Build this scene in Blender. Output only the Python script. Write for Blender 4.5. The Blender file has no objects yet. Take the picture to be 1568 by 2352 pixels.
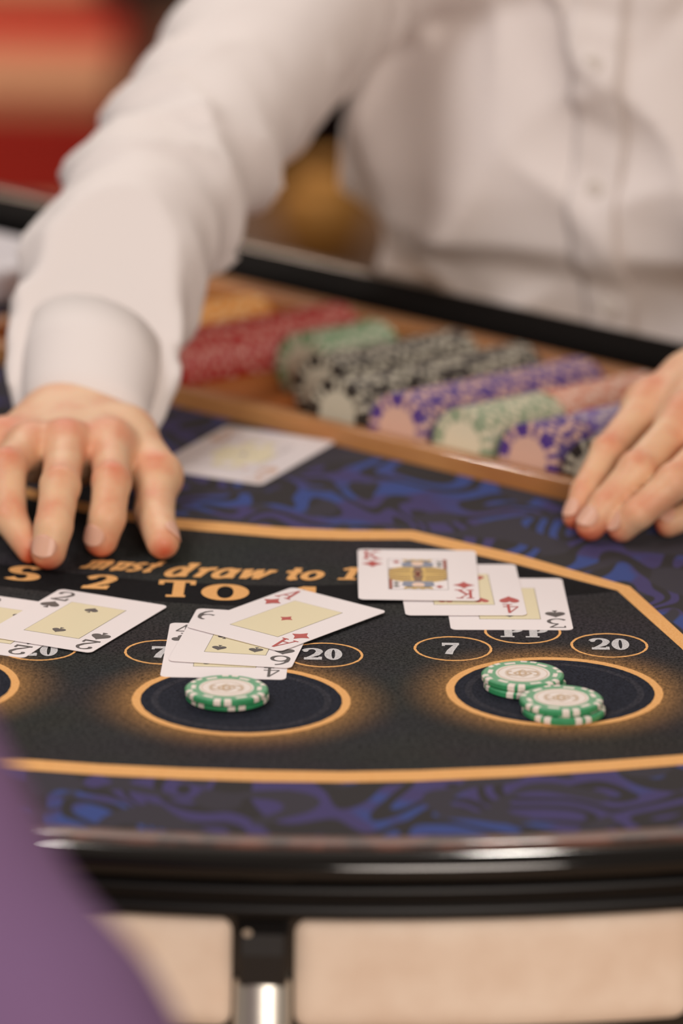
import bpy, bmesh, math, random
import numpy as np
from mathutils import Vector, Matrix
random.seed(7); RNG = np.random.RandomState(5)
SC = bpy.context.scene; COL = SC.collection
# ------------------------------------------------------------------ camera
F_PX, PITCH, ROLL, HC = 14000.0, 0.294224, 0.014793, 0.972
TZ = 0.80                                   # height of the felt above the floor
CAM = np.array([0.0, 0.0, TZ + HC])
_R = np.array([1.0, 0, 0]); _U = np.array([0, math.sin(PITCH), math.cos(PITCH)]); _F = np.array([0, math.cos(PITCH), -math.sin(PITCH)])
_c, _s = math.cos(ROLL), math.sin(ROLL)
CR = _c * _R + _s * _U; CU = -_s * _R + _c * _U
cam = bpy.data.cameras.new('camera'); co = bpy.data.objects.new('camera', cam); COL.objects.link(co)
co.matrix_world = Matrix(((CR[0], CU[0], -_F[0], CAM[0]), (CR[1], CU[1], -_F[1], CAM[1]), (CR[2], CU[2], -_F[2], CAM[2]), (0, 0, 0, 1)))
cam.sensor_fit = 'HORIZONTAL'; cam.sensor_width = 24.0; cam.lens = F_PX * 24.0 / 1568.0
cam.clip_start = 0.1; cam.clip_end = 60
cam.dof.use_dof = True; cam.dof.focus_distance = 3.12; cam.dof.aperture_fstop = 3.9
SC.camera = co
# ------------------------------------------------------------------ world, lamps, exposure
SC.view_settings.view_transform = 'Standard'; SC.view_settings.look = 'None'
SC.view_settings.gamma = 1.0; SC.view_settings.exposure = -0.70; SC.view_settings.use_curve_mapping = False
w = bpy.data.worlds.new('room_light'); SC.world = w; w.use_nodes = True
w.node_tree.nodes['Background'].inputs[0].default_value = (1.0, 0.84, 0.72, 1); w.node_tree.nodes['Background'].inputs[1].default_value = 0.45
def lamp(name, loc, target, size, power, col, size_y=None):
    l = bpy.data.lights.new(name, 'AREA'); l.energy = power; l.color = col; l.size = size
    if size_y: l.shape = 'RECTANGLE'; l.size_y = size_y
    else: l.shape = 'DISK'
    o = bpy.data.objects.new(name, l); COL.objects.link(o); o.location = loc
    o.rotation_euler = (Vector(target) - Vector(loc)).to_track_quat('-Z', 'Y').to_euler(); return o
lamp('ceiling_panel_light', (-1.3, 2.3, 3.0), (0, 3.4, 0.8), 1.2, 44, (1.0, 0.96, 0.97))
lamp('front_fill_light', (0.7, -0.6, 2.1), (0.05, 3.0, 0.75), 1.2, 128, (1.0, 0.88, 0.79))  # added fill, set low behind the camera to brighten the pads
for i, (x, y, p) in enumerate([(-0.42, 5.6, 13), (0.25, 5.2, 13), (0.95, 5.4, 13), (-0.95, 5.0, 12)]):
    lamp('ceiling_spot_light', (x, y, 2.9), (x * 0.3, 3.4, 0.8), 0.12, p, (1.0, 0.92, 0.84))
lamp('lounge_light', (-1.0, 7.0, 3.0), (-0.9, 8.2, 0.0), 1.2, 95, (1.0, 0.82, 0.70))

# ------------------------------------------------------------------ helpers
def ray(px, py):
    x = (px - 784.0) / F_PX; y = -(py - 1176.0) / F_PX
    return x * CR + y * CU + _F
def W(px, py, h=0.0):                      # point h mm above the felt
    d = ray(px, py); t = (TZ + h * 0.001 - CAM[2]) / d[2]; return CAM + d * t
def WY(px, py, Y):
    d = ray(px, py); return CAM + d * (Y / d[1])
def lin(c):
    return tuple(((v / 255.0) / 12.92 if v / 255.0 <= 0.04045 else ((v / 255.0 + 0.055) / 1.055) ** 2.4) for v in c)
MATS = {}
def mat(name, rgb, rough=0.5, metal=0.0, spec=0.5, coat=0.0, sss=0.0, noise=None, bump=None):
    if name in MATS: return MATS[name]
    m = bpy.data.materials.new(name); m.use_nodes = True; nt = m.node_tree; b = nt.nodes['Principled BSDF']
    c = lin(rgb); b.inputs['Base Color'].default_value = (*c, 1); b.inputs['Roughness'].default_value = rough
    b.inputs['Metallic'].default_value = metal; b.inputs['Specular IOR Level'].default_value = spec
    b.inputs['Coat Weight'].default_value = coat; b.inputs['Coat Roughness'].default_value = 0.05
    if sss:
        b.inputs['Subsurface Weight'].default_value = sss; b.inputs['Subsurface Radius'].default_value = (1.0, 0.35, 0.2); b.inputs['Subsurface Scale'].default_value = 0.006
    if noise:                               # (scale, other colour, contrast low, high)
        tc = nt.nodes.new('ShaderNodeTexCoord'); n = nt.nodes.new('ShaderNodeTexNoise'); n.inputs['Scale'].default_value = noise[0]; n.inputs['Detail'].default_value = 3
        r = nt.nodes.new('ShaderNodeMapRange'); r.inputs[1].default_value = noise[2]; r.inputs[2].default_value = noise[3]
        mx = nt.nodes.new('ShaderNodeMix'); mx.data_type = 'RGBA'; mx.inputs[6].default_value = (*c, 1); mx.inputs[7].default_value = (*lin(noise[1]), 1)
        nt.links.new(tc.outputs['Object'], n.inputs['Vector']); nt.links.new(n.outputs['Fac'], r.inputs[0]); nt.links.new(r.outputs[0], mx.inputs[0]); nt.links.new(mx.outputs[2], b.inputs['Base Color'])
    if bump:                                # (scale, strength, distance)
        tc = nt.nodes.new('ShaderNodeTexCoord'); n = nt.nodes.new('ShaderNodeTexNoise'); n.inputs['Scale'].default_value = bump[0]; n.inputs['Detail'].default_value = 4
        bp = nt.nodes.new('ShaderNodeBump'); bp.inputs['Strength'].default_value = bump[1]; bp.inputs['Distance'].default_value = bump[2]
        nt.links.new(tc.outputs['Object'], n.inputs['Vector']); nt.links.new(n.outputs['Fac'], bp.inputs['Height']); nt.links.new(bp.outputs[0], b.inputs['Normal'])
    MATS[name] = m; return m
def link(name, me, parent=None, m=None, loc=None, smooth=False):
    o = bpy.data.objects.new(name, me); COL.objects.link(o)
    if m is not None:
        for k in (m if isinstance(m, (list, tuple)) else [m]): me.materials.append(k)
    if parent: o.parent = parent
    if loc is not None: o.location = loc
    if smooth:
        for p in me.polygons: p.use_smooth = True
    return o
def mesh(name, V, Fc, parent=None, m=None, smooth=False, loc=None):
    me = bpy.data.meshes.new(name); me.from_pydata([tuple(map(float, v)) for v in V], [], [tuple(f) for f in Fc]); me.update()
    return link(name, me, parent, m, loc, smooth)
def thing(name, label, cat, loc=(0, 0, 0), rz=0.0, group=None):
    o = bpy.data.objects.new(name, None); COL.objects.link(o); o.location = loc; o.rotation_euler = (0, 0, rz); o.empty_display_size = 0.02
    tag(o, label, cat, group); return o
def tag(o, label, cat, group=None, kind=None):
    o['label'] = label; o['category'] = cat
    if group: o['group'] = group
    if kind: o['kind'] = kind
    return o
def box(name, lo, hi, parent=None, m=None, bevel=0.0, seg=2):
    bm = bmesh.new(); bmesh.ops.create_cube(bm, size=1.0)
    for v in bm.verts: v.co = Vector([lo[i] + (v.co[i] + 0.5) * (hi[i] - lo[i]) for i in range(3)])
    if bevel: bmesh.ops.bevel(bm, geom=bm.edges[:], offset=bevel, segments=seg, affect='EDGES', profile=0.5)
    me = bpy.data.meshes.new(name); bm.to_mesh(me); bm.free(); return link(name, me, parent, m, smooth=False)
def lathe(name, prof, parent=None, m=None, n=64, loc=None, smooth=True, a0=0.0, a1=2 * math.pi, cx=0.0, cy=0.0):
    full = abs(a1 - a0 - 2 * math.pi) < 1e-6; k = n if full else n + 1; V = []; Fc = []
    for i in range(k):
        a = a0 + (a1 - a0) * i / n
        for r, z in prof: V.append((cx + r * math.cos(a), cy + r * math.sin(a), z))
    P = len(prof)
    for i in range(n):
        j = (i + 1) % k
        for q in range(P - 1): Fc.append((i * P + q, j * P + q, j * P + q + 1, i * P + q + 1))
    return mesh(name, V, Fc, parent, m, smooth, loc)
def solid(pts, z0, z1):                     # prism from a 2-D outline
    n = len(pts); V = [(p[0], p[1], z0) for p in pts] + [(p[0], p[1], z1) for p in pts]
    return V, [tuple(range(n - 1, -1, -1)), tuple(range(n, 2 * n))] + [(i, (i + 1) % n, (i + 1) % n + n, i + n) for i in range(n)]
def tri_poly(name, loops, z, parent=None, m=None, th=0.00006):
    """flat print: outlines (2-D loops) as very thin solid pieces"""
    V = []; Fc = []
    for li, lp in enumerate(loops):
        zz = z + (li % 32) * 0.0000022
        v, f = solid(lp, zz - th, zz); b = len(V); V += v; Fc += [tuple(i + b for i in q) for q in f]
    return mesh(name, V, Fc, parent, m)

# ------------------------------------------------------------------ sparse surface nets
def surface_nets(f, lo, hi, h, B=12):
    lo = np.array(lo); n = np.ceil((np.array(hi) - lo) / h / B).astype(int)
    gi = np.stack(np.meshgrid(*[np.arange(k) for k in n], indexing='ij'), -1).reshape(-1, 3)
    cen = lo + (gi + 0.5) * B * h; d = f(cen)
    gi = gi[np.abs(d) < B * h * 0.95 + 0.012]
    M = 4096
    off = np.stack(np.meshgrid(*[np.arange(B + 1)] * 3, indexing='ij'), -1).reshape(-1, 3)
    cid = []; cpos = []; edges = {0: [], 1: [], 2: []}
    def key(ix): return (ix[..., 0] * M + ix[..., 1]) * M + ix[..., 2]
    for s in range(0, len(gi), 24):
        g = gi[s:s + 24]; idx = g[:, None, :] * B + off[None]
        D = f((lo + idx * h).reshape(-1, 3)).reshape(len(g), B + 1, B + 1, B + 1)
        base = g * B; S = D < 0
        cs = [D[:, a:B + a, b:B + b, c:B + c] for a in (0, 1) for b in (0, 1) for c in (0, 1)]
        sg = sum((q < 0).astype(int) for q in cs); act = (sg > 0) & (sg < 8)
        bi, i, j, k = np.nonzero(act)
        if len(bi):
            vals = np.stack([q[bi, i, j, k] for q in cs], 1)
            cor = np.array([(a, b, c) for a in (0, 1) for b in (0, 1) for c in (0, 1)], float)
            acc = np.zeros((len(bi), 3)); cnt = np.zeros(len(bi))
            for a in range(8):
                for b in range(a + 1, 8):
                    if np.abs(cor[a] - cor[b]).sum() != 1: continue
                    x, y = vals[:, a], vals[:, b]; mk = (x < 0) != (y < 0)
                    t = np.where(mk, x / np.where(mk, x - y, 1), 0)
                    acc += np.where(mk[:, None], cor[a] + t[:, None] * (cor[b] - cor[a]), 0); cnt += mk
            ix = base[bi] + np.stack([i, j, k], 1)
            cid.append(key(ix + 1)); cpos.append(lo + (ix + acc / cnt[:, None]) * h)
        for ax in range(3):
            sl0 = [slice(None)] * 4; sl1 = [slice(None)] * 4; sl0[ax + 1] = slice(0, B); sl1[ax + 1] = slice(1, B + 1)
            A0 = S[tuple(sl0)]; A1 = S[tuple(sl1)]; e = A0 != A1; q = np.nonzero(e)
            if len(q[0]):
                ix = base[q[0]] + np.stack(q[1:], 1); edges[ax].append(np.concatenate([ix, A0[q][:, None].astype(int)], 1))
    cid = np.concatenate(cid); cpos = np.concatenate(cpos); cid, u = np.unique(cid, return_index=True); cpos = cpos[u]
    quads = []
    for ax in range(3):
        E_ = np.concatenate(edges[ax]); E_ = np.unique(E_, axis=0); ix = E_[:, :3]; b, c = (ax + 1) % 3, (ax + 2) % 3
        q = []
        for (db, dc) in ((-1, -1), (0, -1), (0, 0), (-1, 0)):
            j = ix.copy(); j[:, b] += db; j[:, c] += dc; kk = key(j + 1); p = np.searchsorted(cid, kk); p = np.clip(p, 0, len(cid) - 1)
            q.append(np.where(cid[p] == kk, p, -1))
        q = np.stack(q, 1); ok = (q >= 0).all(1); q = q[ok]; fl = E_[ok, 3] == 0
        q[fl] = q[fl][:, ::-1]; quads.append(q)
    return cpos, np.concatenate(quads)
def fast_mesh(name, V, Q, parent, m, smooth=True):
    me = bpy.data.meshes.new(name); me.vertices.add(len(V)); me.vertices.foreach_set('co', V.astype(np.float32).ravel())
    me.loops.add(len(Q) * 4); me.loops.foreach_set('vertex_index', Q.astype(np.int32).ravel())
    me.polygons.add(len(Q)); me.polygons.foreach_set('loop_start', np.arange(0, len(Q) * 4, 4, dtype=np.int32))
    me.polygons.foreach_set('use_smooth', np.full(len(Q), smooth)); me.update(calc_edges=True); me.validate()
    return link(name, me, parent, m)
def relax(V, Q, it, lam=0.5):
    E_ = np.concatenate([Q[:, [0, 1]], Q[:, [1, 2]], Q[:, [2, 3]], Q[:, [3, 0]]])
    for k in range(it):
        for l in (lam, -lam * 1.02):
            acc = np.zeros_like(V); cnt = np.zeros(len(V))
            for c in range(3): acc[:, c] = np.bincount(E_[:, 0], V[E_[:, 1], c], len(V)) + np.bincount(E_[:, 1], V[E_[:, 0], c], len(V))
            cnt = np.bincount(E_[:, 0], minlength=len(V)) + np.bincount(E_[:, 1], minlength=len(V))
            V = V + l * (acc / np.maximum(cnt, 1)[:, None] - V)
    return V
def smin(a, b, k):
    h = np.clip(0.5 + 0.5 * (b - a) / k, 0, 1); return b * (1 - h) + a * h - k * h * (1 - h)
def caps(P, a, b, ra, rb):
    a = np.asarray(a); b = np.asarray(b); ab = b - a; t = np.clip(((P - a) @ ab) / (ab @ ab), 0, 1)
    return np.linalg.norm(P - a - t[:, None] * ab, axis=1) - (ra + (rb - ra) * t)

# ------------------------------------------------------------------ materials
def felt_damask():
    m = bpy.data.materials.new('damask_felt'); m.use_nodes = True; nt = m.node_tree; b = nt.nodes['Principled BSDF']; N = nt.nodes.new; L = nt.links.new
    tc = N('ShaderNodeTexCoord')
    def noise(scale, dist=0.0, det=1.0, off=0.0, st=(1, 1, 1)):
        mp = N('ShaderNodeMapping'); mp.inputs['Location'].default_value = (off, off, 0); mp.inputs['Scale'].default_value = st
        n = N('ShaderNodeTexNoise'); n.inputs['Scale'].default_value = scale; n.inputs['Distortion'].default_value = dist; n.inputs['Detail'].default_value = det
        L(tc.outputs['Object'], mp.inputs[0]); L(mp.outputs[0], n.inputs['Vector']); return n.outputs['Fac']
    def rng(s, a, c):
        r = N('ShaderNodeMapRange'); r.inputs[1].default_value = a; r.inputs[2].default_value = c; L(s, r.inputs[0]); return r.outputs[0]
    def mix(f, a, c):
        x = N('ShaderNodeMix'); x.data_type = 'RGBA'; L(f, x.inputs[0])
        for s, k in ((a, 6), (c, 7)):
            if isinstance(s, tuple): x.inputs[k].default_value = (*lin(s), 1)
            else: L(s, x.inputs[k])
        return x.outputs[2]
    def contour(src, k, ph, lo, hi):        # curling nested bands from a smooth field
        m1 = N('ShaderNodeMath'); m1.operation = 'MULTIPLY_ADD'; m1.inputs[1].default_value = k; m1.inputs[2].default_value = ph; L(src, m1.inputs[0])
        m2 = N('ShaderNodeMath'); m2.operation = 'SINE'; L(m1.outputs[0], m2.inputs[0]); return rng(m2.outputs[0], lo, hi)
    c1 = mix(rng(noise(16, 0.8), 0.50, 0.60), (64, 55, 104), (50, 70, 134))
    c2 = mix(contour(noise(15, 0.9, 0.0, 3.0, (1.25, 0.8, 1)), 34, 0.0, 0.02, 0.30), c1, (40, 36, 38))
    c3 = mix(rng(noise(17, 1.8, 0.2, 9.0), 0.55, 0.58), c2, (50, 46, 56))
    fz = noise(2200, 0, 1); c4 = N('ShaderNodeMix'); c4.data_type = 'RGBA'; c4.blend_type = 'MULTIPLY'; c4.inputs[0].default_value = 0.2
    L(c3, c4.inputs[6]); g = N('ShaderNodeCombineColor'); v = rng(fz, 0.2, 0.62)
    for k in range(3): L(v, g.inputs[k])
    L(g.outputs[0], c4.inputs[7]); L(c4.outputs[2], b.inputs['Base Color'])
    b.inputs['Roughness'].default_value = 0.95; b.inputs['Specular IOR Level'].default_value = 0.15; b.inputs['Sheen Weight'].default_value = 0.06
    return m
def felt_charcoal(circles, R, fade):
    """dark printed field with the golden halo printed round each betting circle"""
    m = bpy.data.materials.new('charcoal_felt'); m.use_nodes = True; nt = m.node_tree; b = nt.nodes['Principled BSDF']; N = nt.nodes.new; L = nt.links.new
    tc = N('ShaderNodeTexCoord'); cur = None
    for (x, y) in circles:
        d = N('ShaderNodeVectorMath'); d.operation = 'DISTANCE'; d.inputs[1].default_value = (x, y, TZ + 0.0002); L(tc.outputs['Object'], d.inputs[0])
        r = N('ShaderNodeMapRange'); r.inputs[1].default_value = R - 0.001; r.inputs[2].default_value = R + fade; r.inputs[3].default_value = 1; r.inputs[4].default_value = 0; L(d.outputs['Value'], r.inputs[0])
        i = N('ShaderNodeMath'); i.operation = 'GREATER_THAN'; i.inputs[1].default_value = R - 0.002; L(d.outputs['Value'], i.inputs[0])
        p = N('ShaderNodeMath'); p.operation = 'POWER'; p.inputs[1].default_value = 2.3; L(r.outputs[0], p.inputs[0])
        q = N('ShaderNodeMath'); q.operation = 'MULTIPLY'; L(p.outputs[0], q.inputs[0]); L(i.outputs[0], q.inputs[1])
        if cur is None: cur = q.outputs[0]
        else:
            a = N('ShaderNodeMath'); a.operation = 'MAXIMUM'; L(cur, a.inputs[0]); L(q.outputs[0], a.inputs[1]); cur = a.outputs[0]
    n = N('ShaderNodeTexNoise'); n.inputs['Scale'].default_value = 620; n.inputs['Detail'].default_value = 4; n.inputs['Roughness'].default_value = 0.85; L(tc.outputs['Object'], n.inputs['Vector'])
    nr = N('ShaderNodeMapRange'); nr.inputs[1].default_value = 0.38; nr.inputs[2].default_value = 0.62; L(n.outputs['Fac'], nr.inputs[0])
    base = N('ShaderNodeMix'); base.data_type = 'RGBA'; base.inputs[6].default_value = (*lin((10, 11, 13)), 1); base.inputs[7].default_value = (*lin((70, 69, 70)), 1); L(nr.outputs[0], base.inputs[0])
    n2 = N('ShaderNodeTexNoise'); n2.inputs['Scale'].default_value = 14; n2.inputs['Detail'].default_value = 2; L(tc.outputs['Object'], n2.inputs['Vector'])
    dk = N('ShaderNodeMix'); dk.data_type = 'RGBA'; dk.blend_type = 'MULTIPLY'; dk.inputs[0].default_value = 0.45; L(base.outputs[2], dk.inputs[6]); L(n2.outputs['Color'], dk.inputs[7])
    gm = N('ShaderNodeMath'); gm.operation = 'MULTIPLY'; mr = N('ShaderNodeMapRange'); mr.inputs[3].default_value = 0.12; mr.inputs[4].default_value = 0.74; L(nr.outputs[0], mr.inputs[0]); L(cur, gm.inputs[0]); L(mr.outputs[0], gm.inputs[1])
    gx = N('ShaderNodeMix'); gx.data_type = 'RGBA'; L(gm.outputs[0], gx.inputs[0]); L(dk.outputs[2], gx.inputs[6]); gx.inputs[7].default_value = (*lin((206, 150, 82)), 1)
    L(gx.outputs[2], b.inputs['Base Color']); b.inputs['Roughness'].default_value = 0.95; b.inputs['Specular IOR Level'].default_value = 0.15
    return m
GOLD = mat('gold_print', (236, 184, 122), 0.9, spec=0.1, noise=(1500, (222, 158, 90), 0.35, 0.7))
WHITEP = mat('white_print', (214, 212, 212), 0.9, spec=0.1, noise=(1500, (170, 168, 170), 0.35, 0.75))
BANDM = mat('black_print', (17, 16, 17), 0.95, spec=0.1, noise=(1200, (30, 30, 33), 0.35, 0.75))
RINGM = mat('grey_print', (62, 62, 70), 0.95, spec=0.1, noise=(900, (34, 35, 42), 0.35, 0.65))
LACQ = mat('black_lacquer', (9, 7, 7), 0.17, spec=0.5, coat=0.35)
LACB = mat('brown_lacquer', (104, 60, 44), 0.38, spec=0.4, coat=0.25, noise=(60, (40, 26, 22), 0.35, 0.65))
CREAM = mat('cream_leather', (240, 220, 200), 0.6, noise=(30, (230, 206, 184), 0.35, 0.65), bump=(500, 0.15, 0.001))
STEEL = mat('brushed_steel', (205, 200, 190), 0.35, metal=0.9, bump=(90, 0.1, 0.001))

# ------------------------------------------------------------------ setting
def struct(o): o['kind'] = 'structure'; return o
struct(box('floor', (-5, -1, -0.05), (5, 12, 0.0), m=mat('stone_floor', (196, 168, 140), 0.45, noise=(2.0, (178, 150, 124), 0.35, 0.65))))
struct(box('wall_back', (-5, 10.6, 0), (5, 10.75, 3.2), m=mat('wine_wall', (96, 26, 22), 0.8, noise=(2, (70, 18, 16), 0.35, 0.65))))
struct(box('baseboard_back', (-5, 10.57, 0), (5, 10.6, 0.12), m=mat('dark_wood', (36, 18, 14), 0.5), bevel=0.004))

# ------------------------------------------------------------------ gaming table
def circle3(a, b, c):
    ax, ay, bx, by, cx, cy = a[0], a[1], b[0], b[1], c[0], c[1]; d = 2 * (ax * (by - cy) + bx * (cy - ay) + cx * (ay - by))
    ux = ((ax * ax + ay * ay) * (by - cy) + (bx * bx + by * by) * (cy - ay) + (cx * cx + cy * cy) * (ay - by)) / d
    uy = ((ax * ax + ay * ay) * (cx - bx) + (bx * bx + by * by) * (ax - cx) + (cx * cx + cy * cy) * (bx - ax)) / d
    return ux, uy, math.hypot(ax - ux, ay - uy)
TCX, TCY, TR = circle3(W(110, 1903), W(784, 1930), W(1568, 1906))
YAW = math.radians(-39.0); UU = np.array([math.cos(YAW), math.sin(YAW)]); NN = np.array([-math.sin(YAW), math.cos(YAW)])
def UN(u, n): return UU * u + NN * n                    # dealer-side coordinates
N_FRONT, N_BACK, N_EDGE = 2.593, 2.812, 2.835           # tray front, tray back, edge of the felt
# angles where the circle meets the dealer's edge
nc = TCX * NN[0] + TCY * NN[1]; uc = TCX * UU[0] + TCY * UU[1]; hd = N_EDGE - nc; hw = math.sqrt(TR * TR - hd * hd)
pa = UN(uc - hw, N_EDGE); pb = UN(uc + hw, N_EDGE)
A0 = math.atan2(pa[1] - TCY, pa[0] - TCX); A1 = math.atan2(pb[1] - TCY, pb[0] - TCX)
if A0 < 0: A0 += 2 * math.pi
if A1 < A0: A1 += 2 * math.pi
# sweep counter-clockwise through the player side
NSEG = 120
arc = [A0 + (A1 - A0) * i / NSEG for i in range(NSEG + 1)]
table = thing('blackjack_table', 'half-round blackjack table, damask blue and charcoal printed felt inside a black lacquered rim', 'table', (0, 0, 0))
pts = [(TCX + TR * math.cos(a), TCY + TR * math.sin(a)) for a in arc]
NU0, NU1 = -2.13 - 0.275 - 0.014, -2.13 + 0.42 + 0.014   # opening that takes the chip tray
V, Fc = solid(pts + [UN(u, n) for u, n in ((NU1, N_EDGE), (NU1, N_FRONT), (NU0, N_FRONT), (NU0, N_EDGE))], TZ - 0.02, TZ)
felt = mesh('felt', V, Fc, table, felt_damask())
_bm = bmesh.new(); _bm.from_mesh(felt.data); bmesh.ops.triangulate(_bm, faces=[f for f in _bm.faces if len(f.verts) > 4]); _bm.to_mesh(felt.data); _bm.free()
def sweep(name, prof, m, aa=None, smooth=True, cap=True):
    """profile (outward, up) along the round player side"""
    aa = aa or arc; V = []; Fc = []; P = len(prof)
    for a in aa:
        for r, z in prof: V.append((TCX + (TR + r) * math.cos(a), TCY + (TR + r) * math.sin(a), TZ + z))
    for i in range(len(aa) - 1):
        for q in range(P): Fc.append((i * P + q, (i + 1) * P + q, (i + 1) * P + (q + 1) % P, i * P + (q + 1) % P))
    if cap: Fc += [tuple(range(P - 1, -1, -1)), tuple((len(aa) - 1) * P + q for q in range(P))]
    return mesh(name, V, Fc, table, m, smooth)
def arcpts(cx, cz, r, a0, a1, n): return [(cx + r * math.cos(math.radians(a0 + (a1 - a0) * i / n)), cz + r * math.sin(math.radians(a0 + (a1 - a0) * i / n))) for i in range(n + 1)]
top_prof = [(-0.0002, -0.008)] + [(-0.0002, 0.001), (0.002, 0.0028)] + [(0.008, 0.0036), (0.015, 0.0030), (0.0175, 0.0018)] + [(0.018, -0.008)]
sweep('rim_inlay', top_prof, LACB)
nose = [(0.018, -0.012), (0.018, 0.0022)] + [(0.022, 0.0026)] + arcpts(0.026, -0.0045, 0.0065, 80, -80, 10) + [(0.024, -0.0125)]
sweep('rim_nosing', nose, mat('gloss_black', (9, 6, 5), 0.07, spec=0.5))
low = [(0.0, -0.013)] + arcpts(0.024, -0.0165, 0.004, 90, -60, 6) + [(0.021, -0.024)] + arcpts(0.019, -0.028, 0.0045, 60, -90, 6) + [(0.0, -0.033)]
sweep('rim_moulding', low, mat('satin_black', (8, 6, 6), 0.4, spec=0.25))
# apron below the rim with cream leather pads
ap = [(-0.03, -0.033), (0.004, -0.033), (0.004, -0.100), (-0.03, -0.100)]
sweep('apron', ap, LACQ, smooth=False)
def pad(a_from, a_to, z0, z1, rad=0.0075):
    """rounded, slightly cushioned cream pad set on the apron"""
    Wd = (a_to - a_from) * TR; Ht = z1 - z0; nx, nz = 60, 14; V = []; Fc = []
    for i in range(nx + 1):
        for j in range(nz + 1):
            u = i / nx * 2 - 1; v = j / nz * 2 - 1
            u = math.copysign(abs(u) ** 0.7, u); v = math.copysign(abs(v) ** 0.7, v)
            x = u * Wd / 2; z = v * Ht / 2
            ex = abs(x) - (Wd / 2 - rad); ez = abs(z) - (Ht / 2 - rad)
            if ex > 0 and ez > 0:
                l = math.hypot(ex, ez); k = rad * max(ex, ez) / rad / l if l > 0 else 1
                x = math.copysign(Wd / 2 - rad + ex * k, x); z = math.copysign(Ht / 2 - rad + ez * k, z); 
            e = min(Wd / 2 - abs(u) * Wd / 2, Ht / 2 - abs(v) * Ht / 2); bul = 0.004 * min(1, e / 0.008) ** 0.5
            a = (a_from + a_to) / 2 + x / TR; r = TR + 0.0042 + bul
            V.append((TCX + r * math.cos(a), TCY + r * math.sin(a), TZ + (z0 + z1) / 2 + z))
    for i in range(nx):
        for j in range(nz): Fc.append((i * (nz + 1) + j, (i + 1) * (nz + 1) + j, (i + 1) * (nz + 1) + j + 1, i * (nz + 1) + j + 1))
    return mesh('leather_pad', V, Fc, table, CREAM, True)
def ang(px, py, h):                        # table angle of the rim point seen at a pixel
    p = W(px, py, h); a = math.atan2(p[1] - TCY, p[0] - TCX); return a + 2 * math.pi if a < 0 else a
a1_, a2_, a3_ = ang(538, 2200, -65), ang(678, 2200, -65), ang(1575, 2200, -65)
wR = a3_ - a2_; gap = a2_ - a1_
PZ0, PZ1 = -0.0925, -0.0375
s_ = a2_ - 0
while s_ < A1 - wR - 0.05: pad(s_, s_ + wR, PZ0, PZ1); s_ += wR + gap
s_ = a1_
while s_ > A0 + wR + 0.05: pad(s_ - wR, s_, PZ0, PZ1); s_ -= wR + gap
# steel strut with black bracket between two pads
def strut(a):
    r = TR + 0.004; c, s = math.cos(a), math.sin(a); X = lambda t, o, z: (TCX + (r + o) * c - t * s, TCY + (r + o) * s + t * c, TZ + z)
    wv = gap * TR * 0.5 - 0.002; V = []; Fc = []
    rows = [(-0.036, wv * 1.0, 0.004), (-0.042, wv * 0.96, 0.011), (-0.052, wv * 0.95, 0.0125), (-0.066, wv * 0.9, 0.0125), (-0.0685, wv * 0.86, 0.010)]
    for z, hwid, o in rows:
        for t, oo in ((-hwid, -0.002), (-hwid, o * 0.8), (-hwid * 0.8, o), (hwid * 0.8, o), (hwid, o * 0.8), (hwid, -0.002)): V.append(X(t, oo, z))
    for i in range(len(rows) - 1):
        for q in range(6): Fc.append((i * 6 + q, i * 6 + (q + 1) % 6, (i + 1) * 6 + (q + 1) % 6, (i + 1) * 6 + q))
    Fc += [tuple(range(5, -1, -1)), tuple(24 + q for q in range(6))]
    mesh('bracket', V, Fc, table, mat('black_plastic', (20, 17, 16), 0.4), False)
    V = []; Fc = []; n = 24
    for k, (z, rr) in enumerate([(-0.066, 0.0), (-0.066, 0.0115), (-0.068, 0.0135), (-0.40, 0.0155), (-TZ, 0.0165), (-TZ, 0.0)]):
        for i in range(n):
            b = 2 * math.pi * i / n; V.append(X(rr * math.cos(b) - 0.002 * (z + 0.066) * -1, 0.004 + rr * math.sin(b) * 0.6 - (z + 0.066) * 0.05, z))
    for k in range(5):
        for i in range(n): Fc.append((k * n + i, k * n + (i + 1) % n, (k + 1) * n + (i + 1) % n, (k + 1) * n + i))
    mesh('leg', V, Fc, table, STEEL, True)
    mesh('bolt', [X(-wv * 0.55 + 0.0022 * math.cos(b), 0.0135, -0.0405 + 0.0018 * math.sin(b)) for b in [math.pi * i / 6 for i in range(12)]], [tuple(range(12))], table, STEEL)
strut((a1_ + a2_) / 2); strut((a1_ + a2_) / 2 - 4 * (wR + gap)); strut((a1_ + a2_) / 2 + 4 * (wR + gap))
# dealer's straight edge
def dbar(name, u0, u1, n0, n1, z0, z1, m, bev):
    bm = bmesh.new(); bmesh.ops.create_cube(bm, size=1.0)
    for v in bm.verts:
        p = UN(u0 + (v.co.x + .5) * (u1 - u0), n0 + (v.co.y + .5) * (n1 - n0)); v.co = Vector((p[0], p[1], TZ + z0 + (v.co.z + .5) * (z1 - z0)))
    if bev: bmesh.ops.bevel(bm, geom=bm.edges[:], offset=bev, segments=4, affect='EDGES', profile=0.5)
    me = bpy.data.meshes.new(name); bm.to_mesh(me); bm.free(); return me
link('edge_rail', dbar('edge_rail', uc - hw - 0.02, uc + hw + 0.02, N_BACK + 0.002, N_EDGE + 0.030, -0.03, 0.015, None, 0.006), table, mat('black_vinyl', (13, 11, 10), 0.8, spec=0.06), smooth=True)
UBAR = float(np.dot(W(885, 705, 8)[:2], UU))
link('edge_bar', dbar('edge_bar', uc - hw - 0.02, UBAR, N_EDGE + 0.0305, N_EDGE + 0.052, -0.03, 0.012, None, 0.007), table, mat('satin_bar', (150, 138, 126), 0.3, metal=0.75, bump=(140, 0.25, 0.002)), smooth=True)
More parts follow.
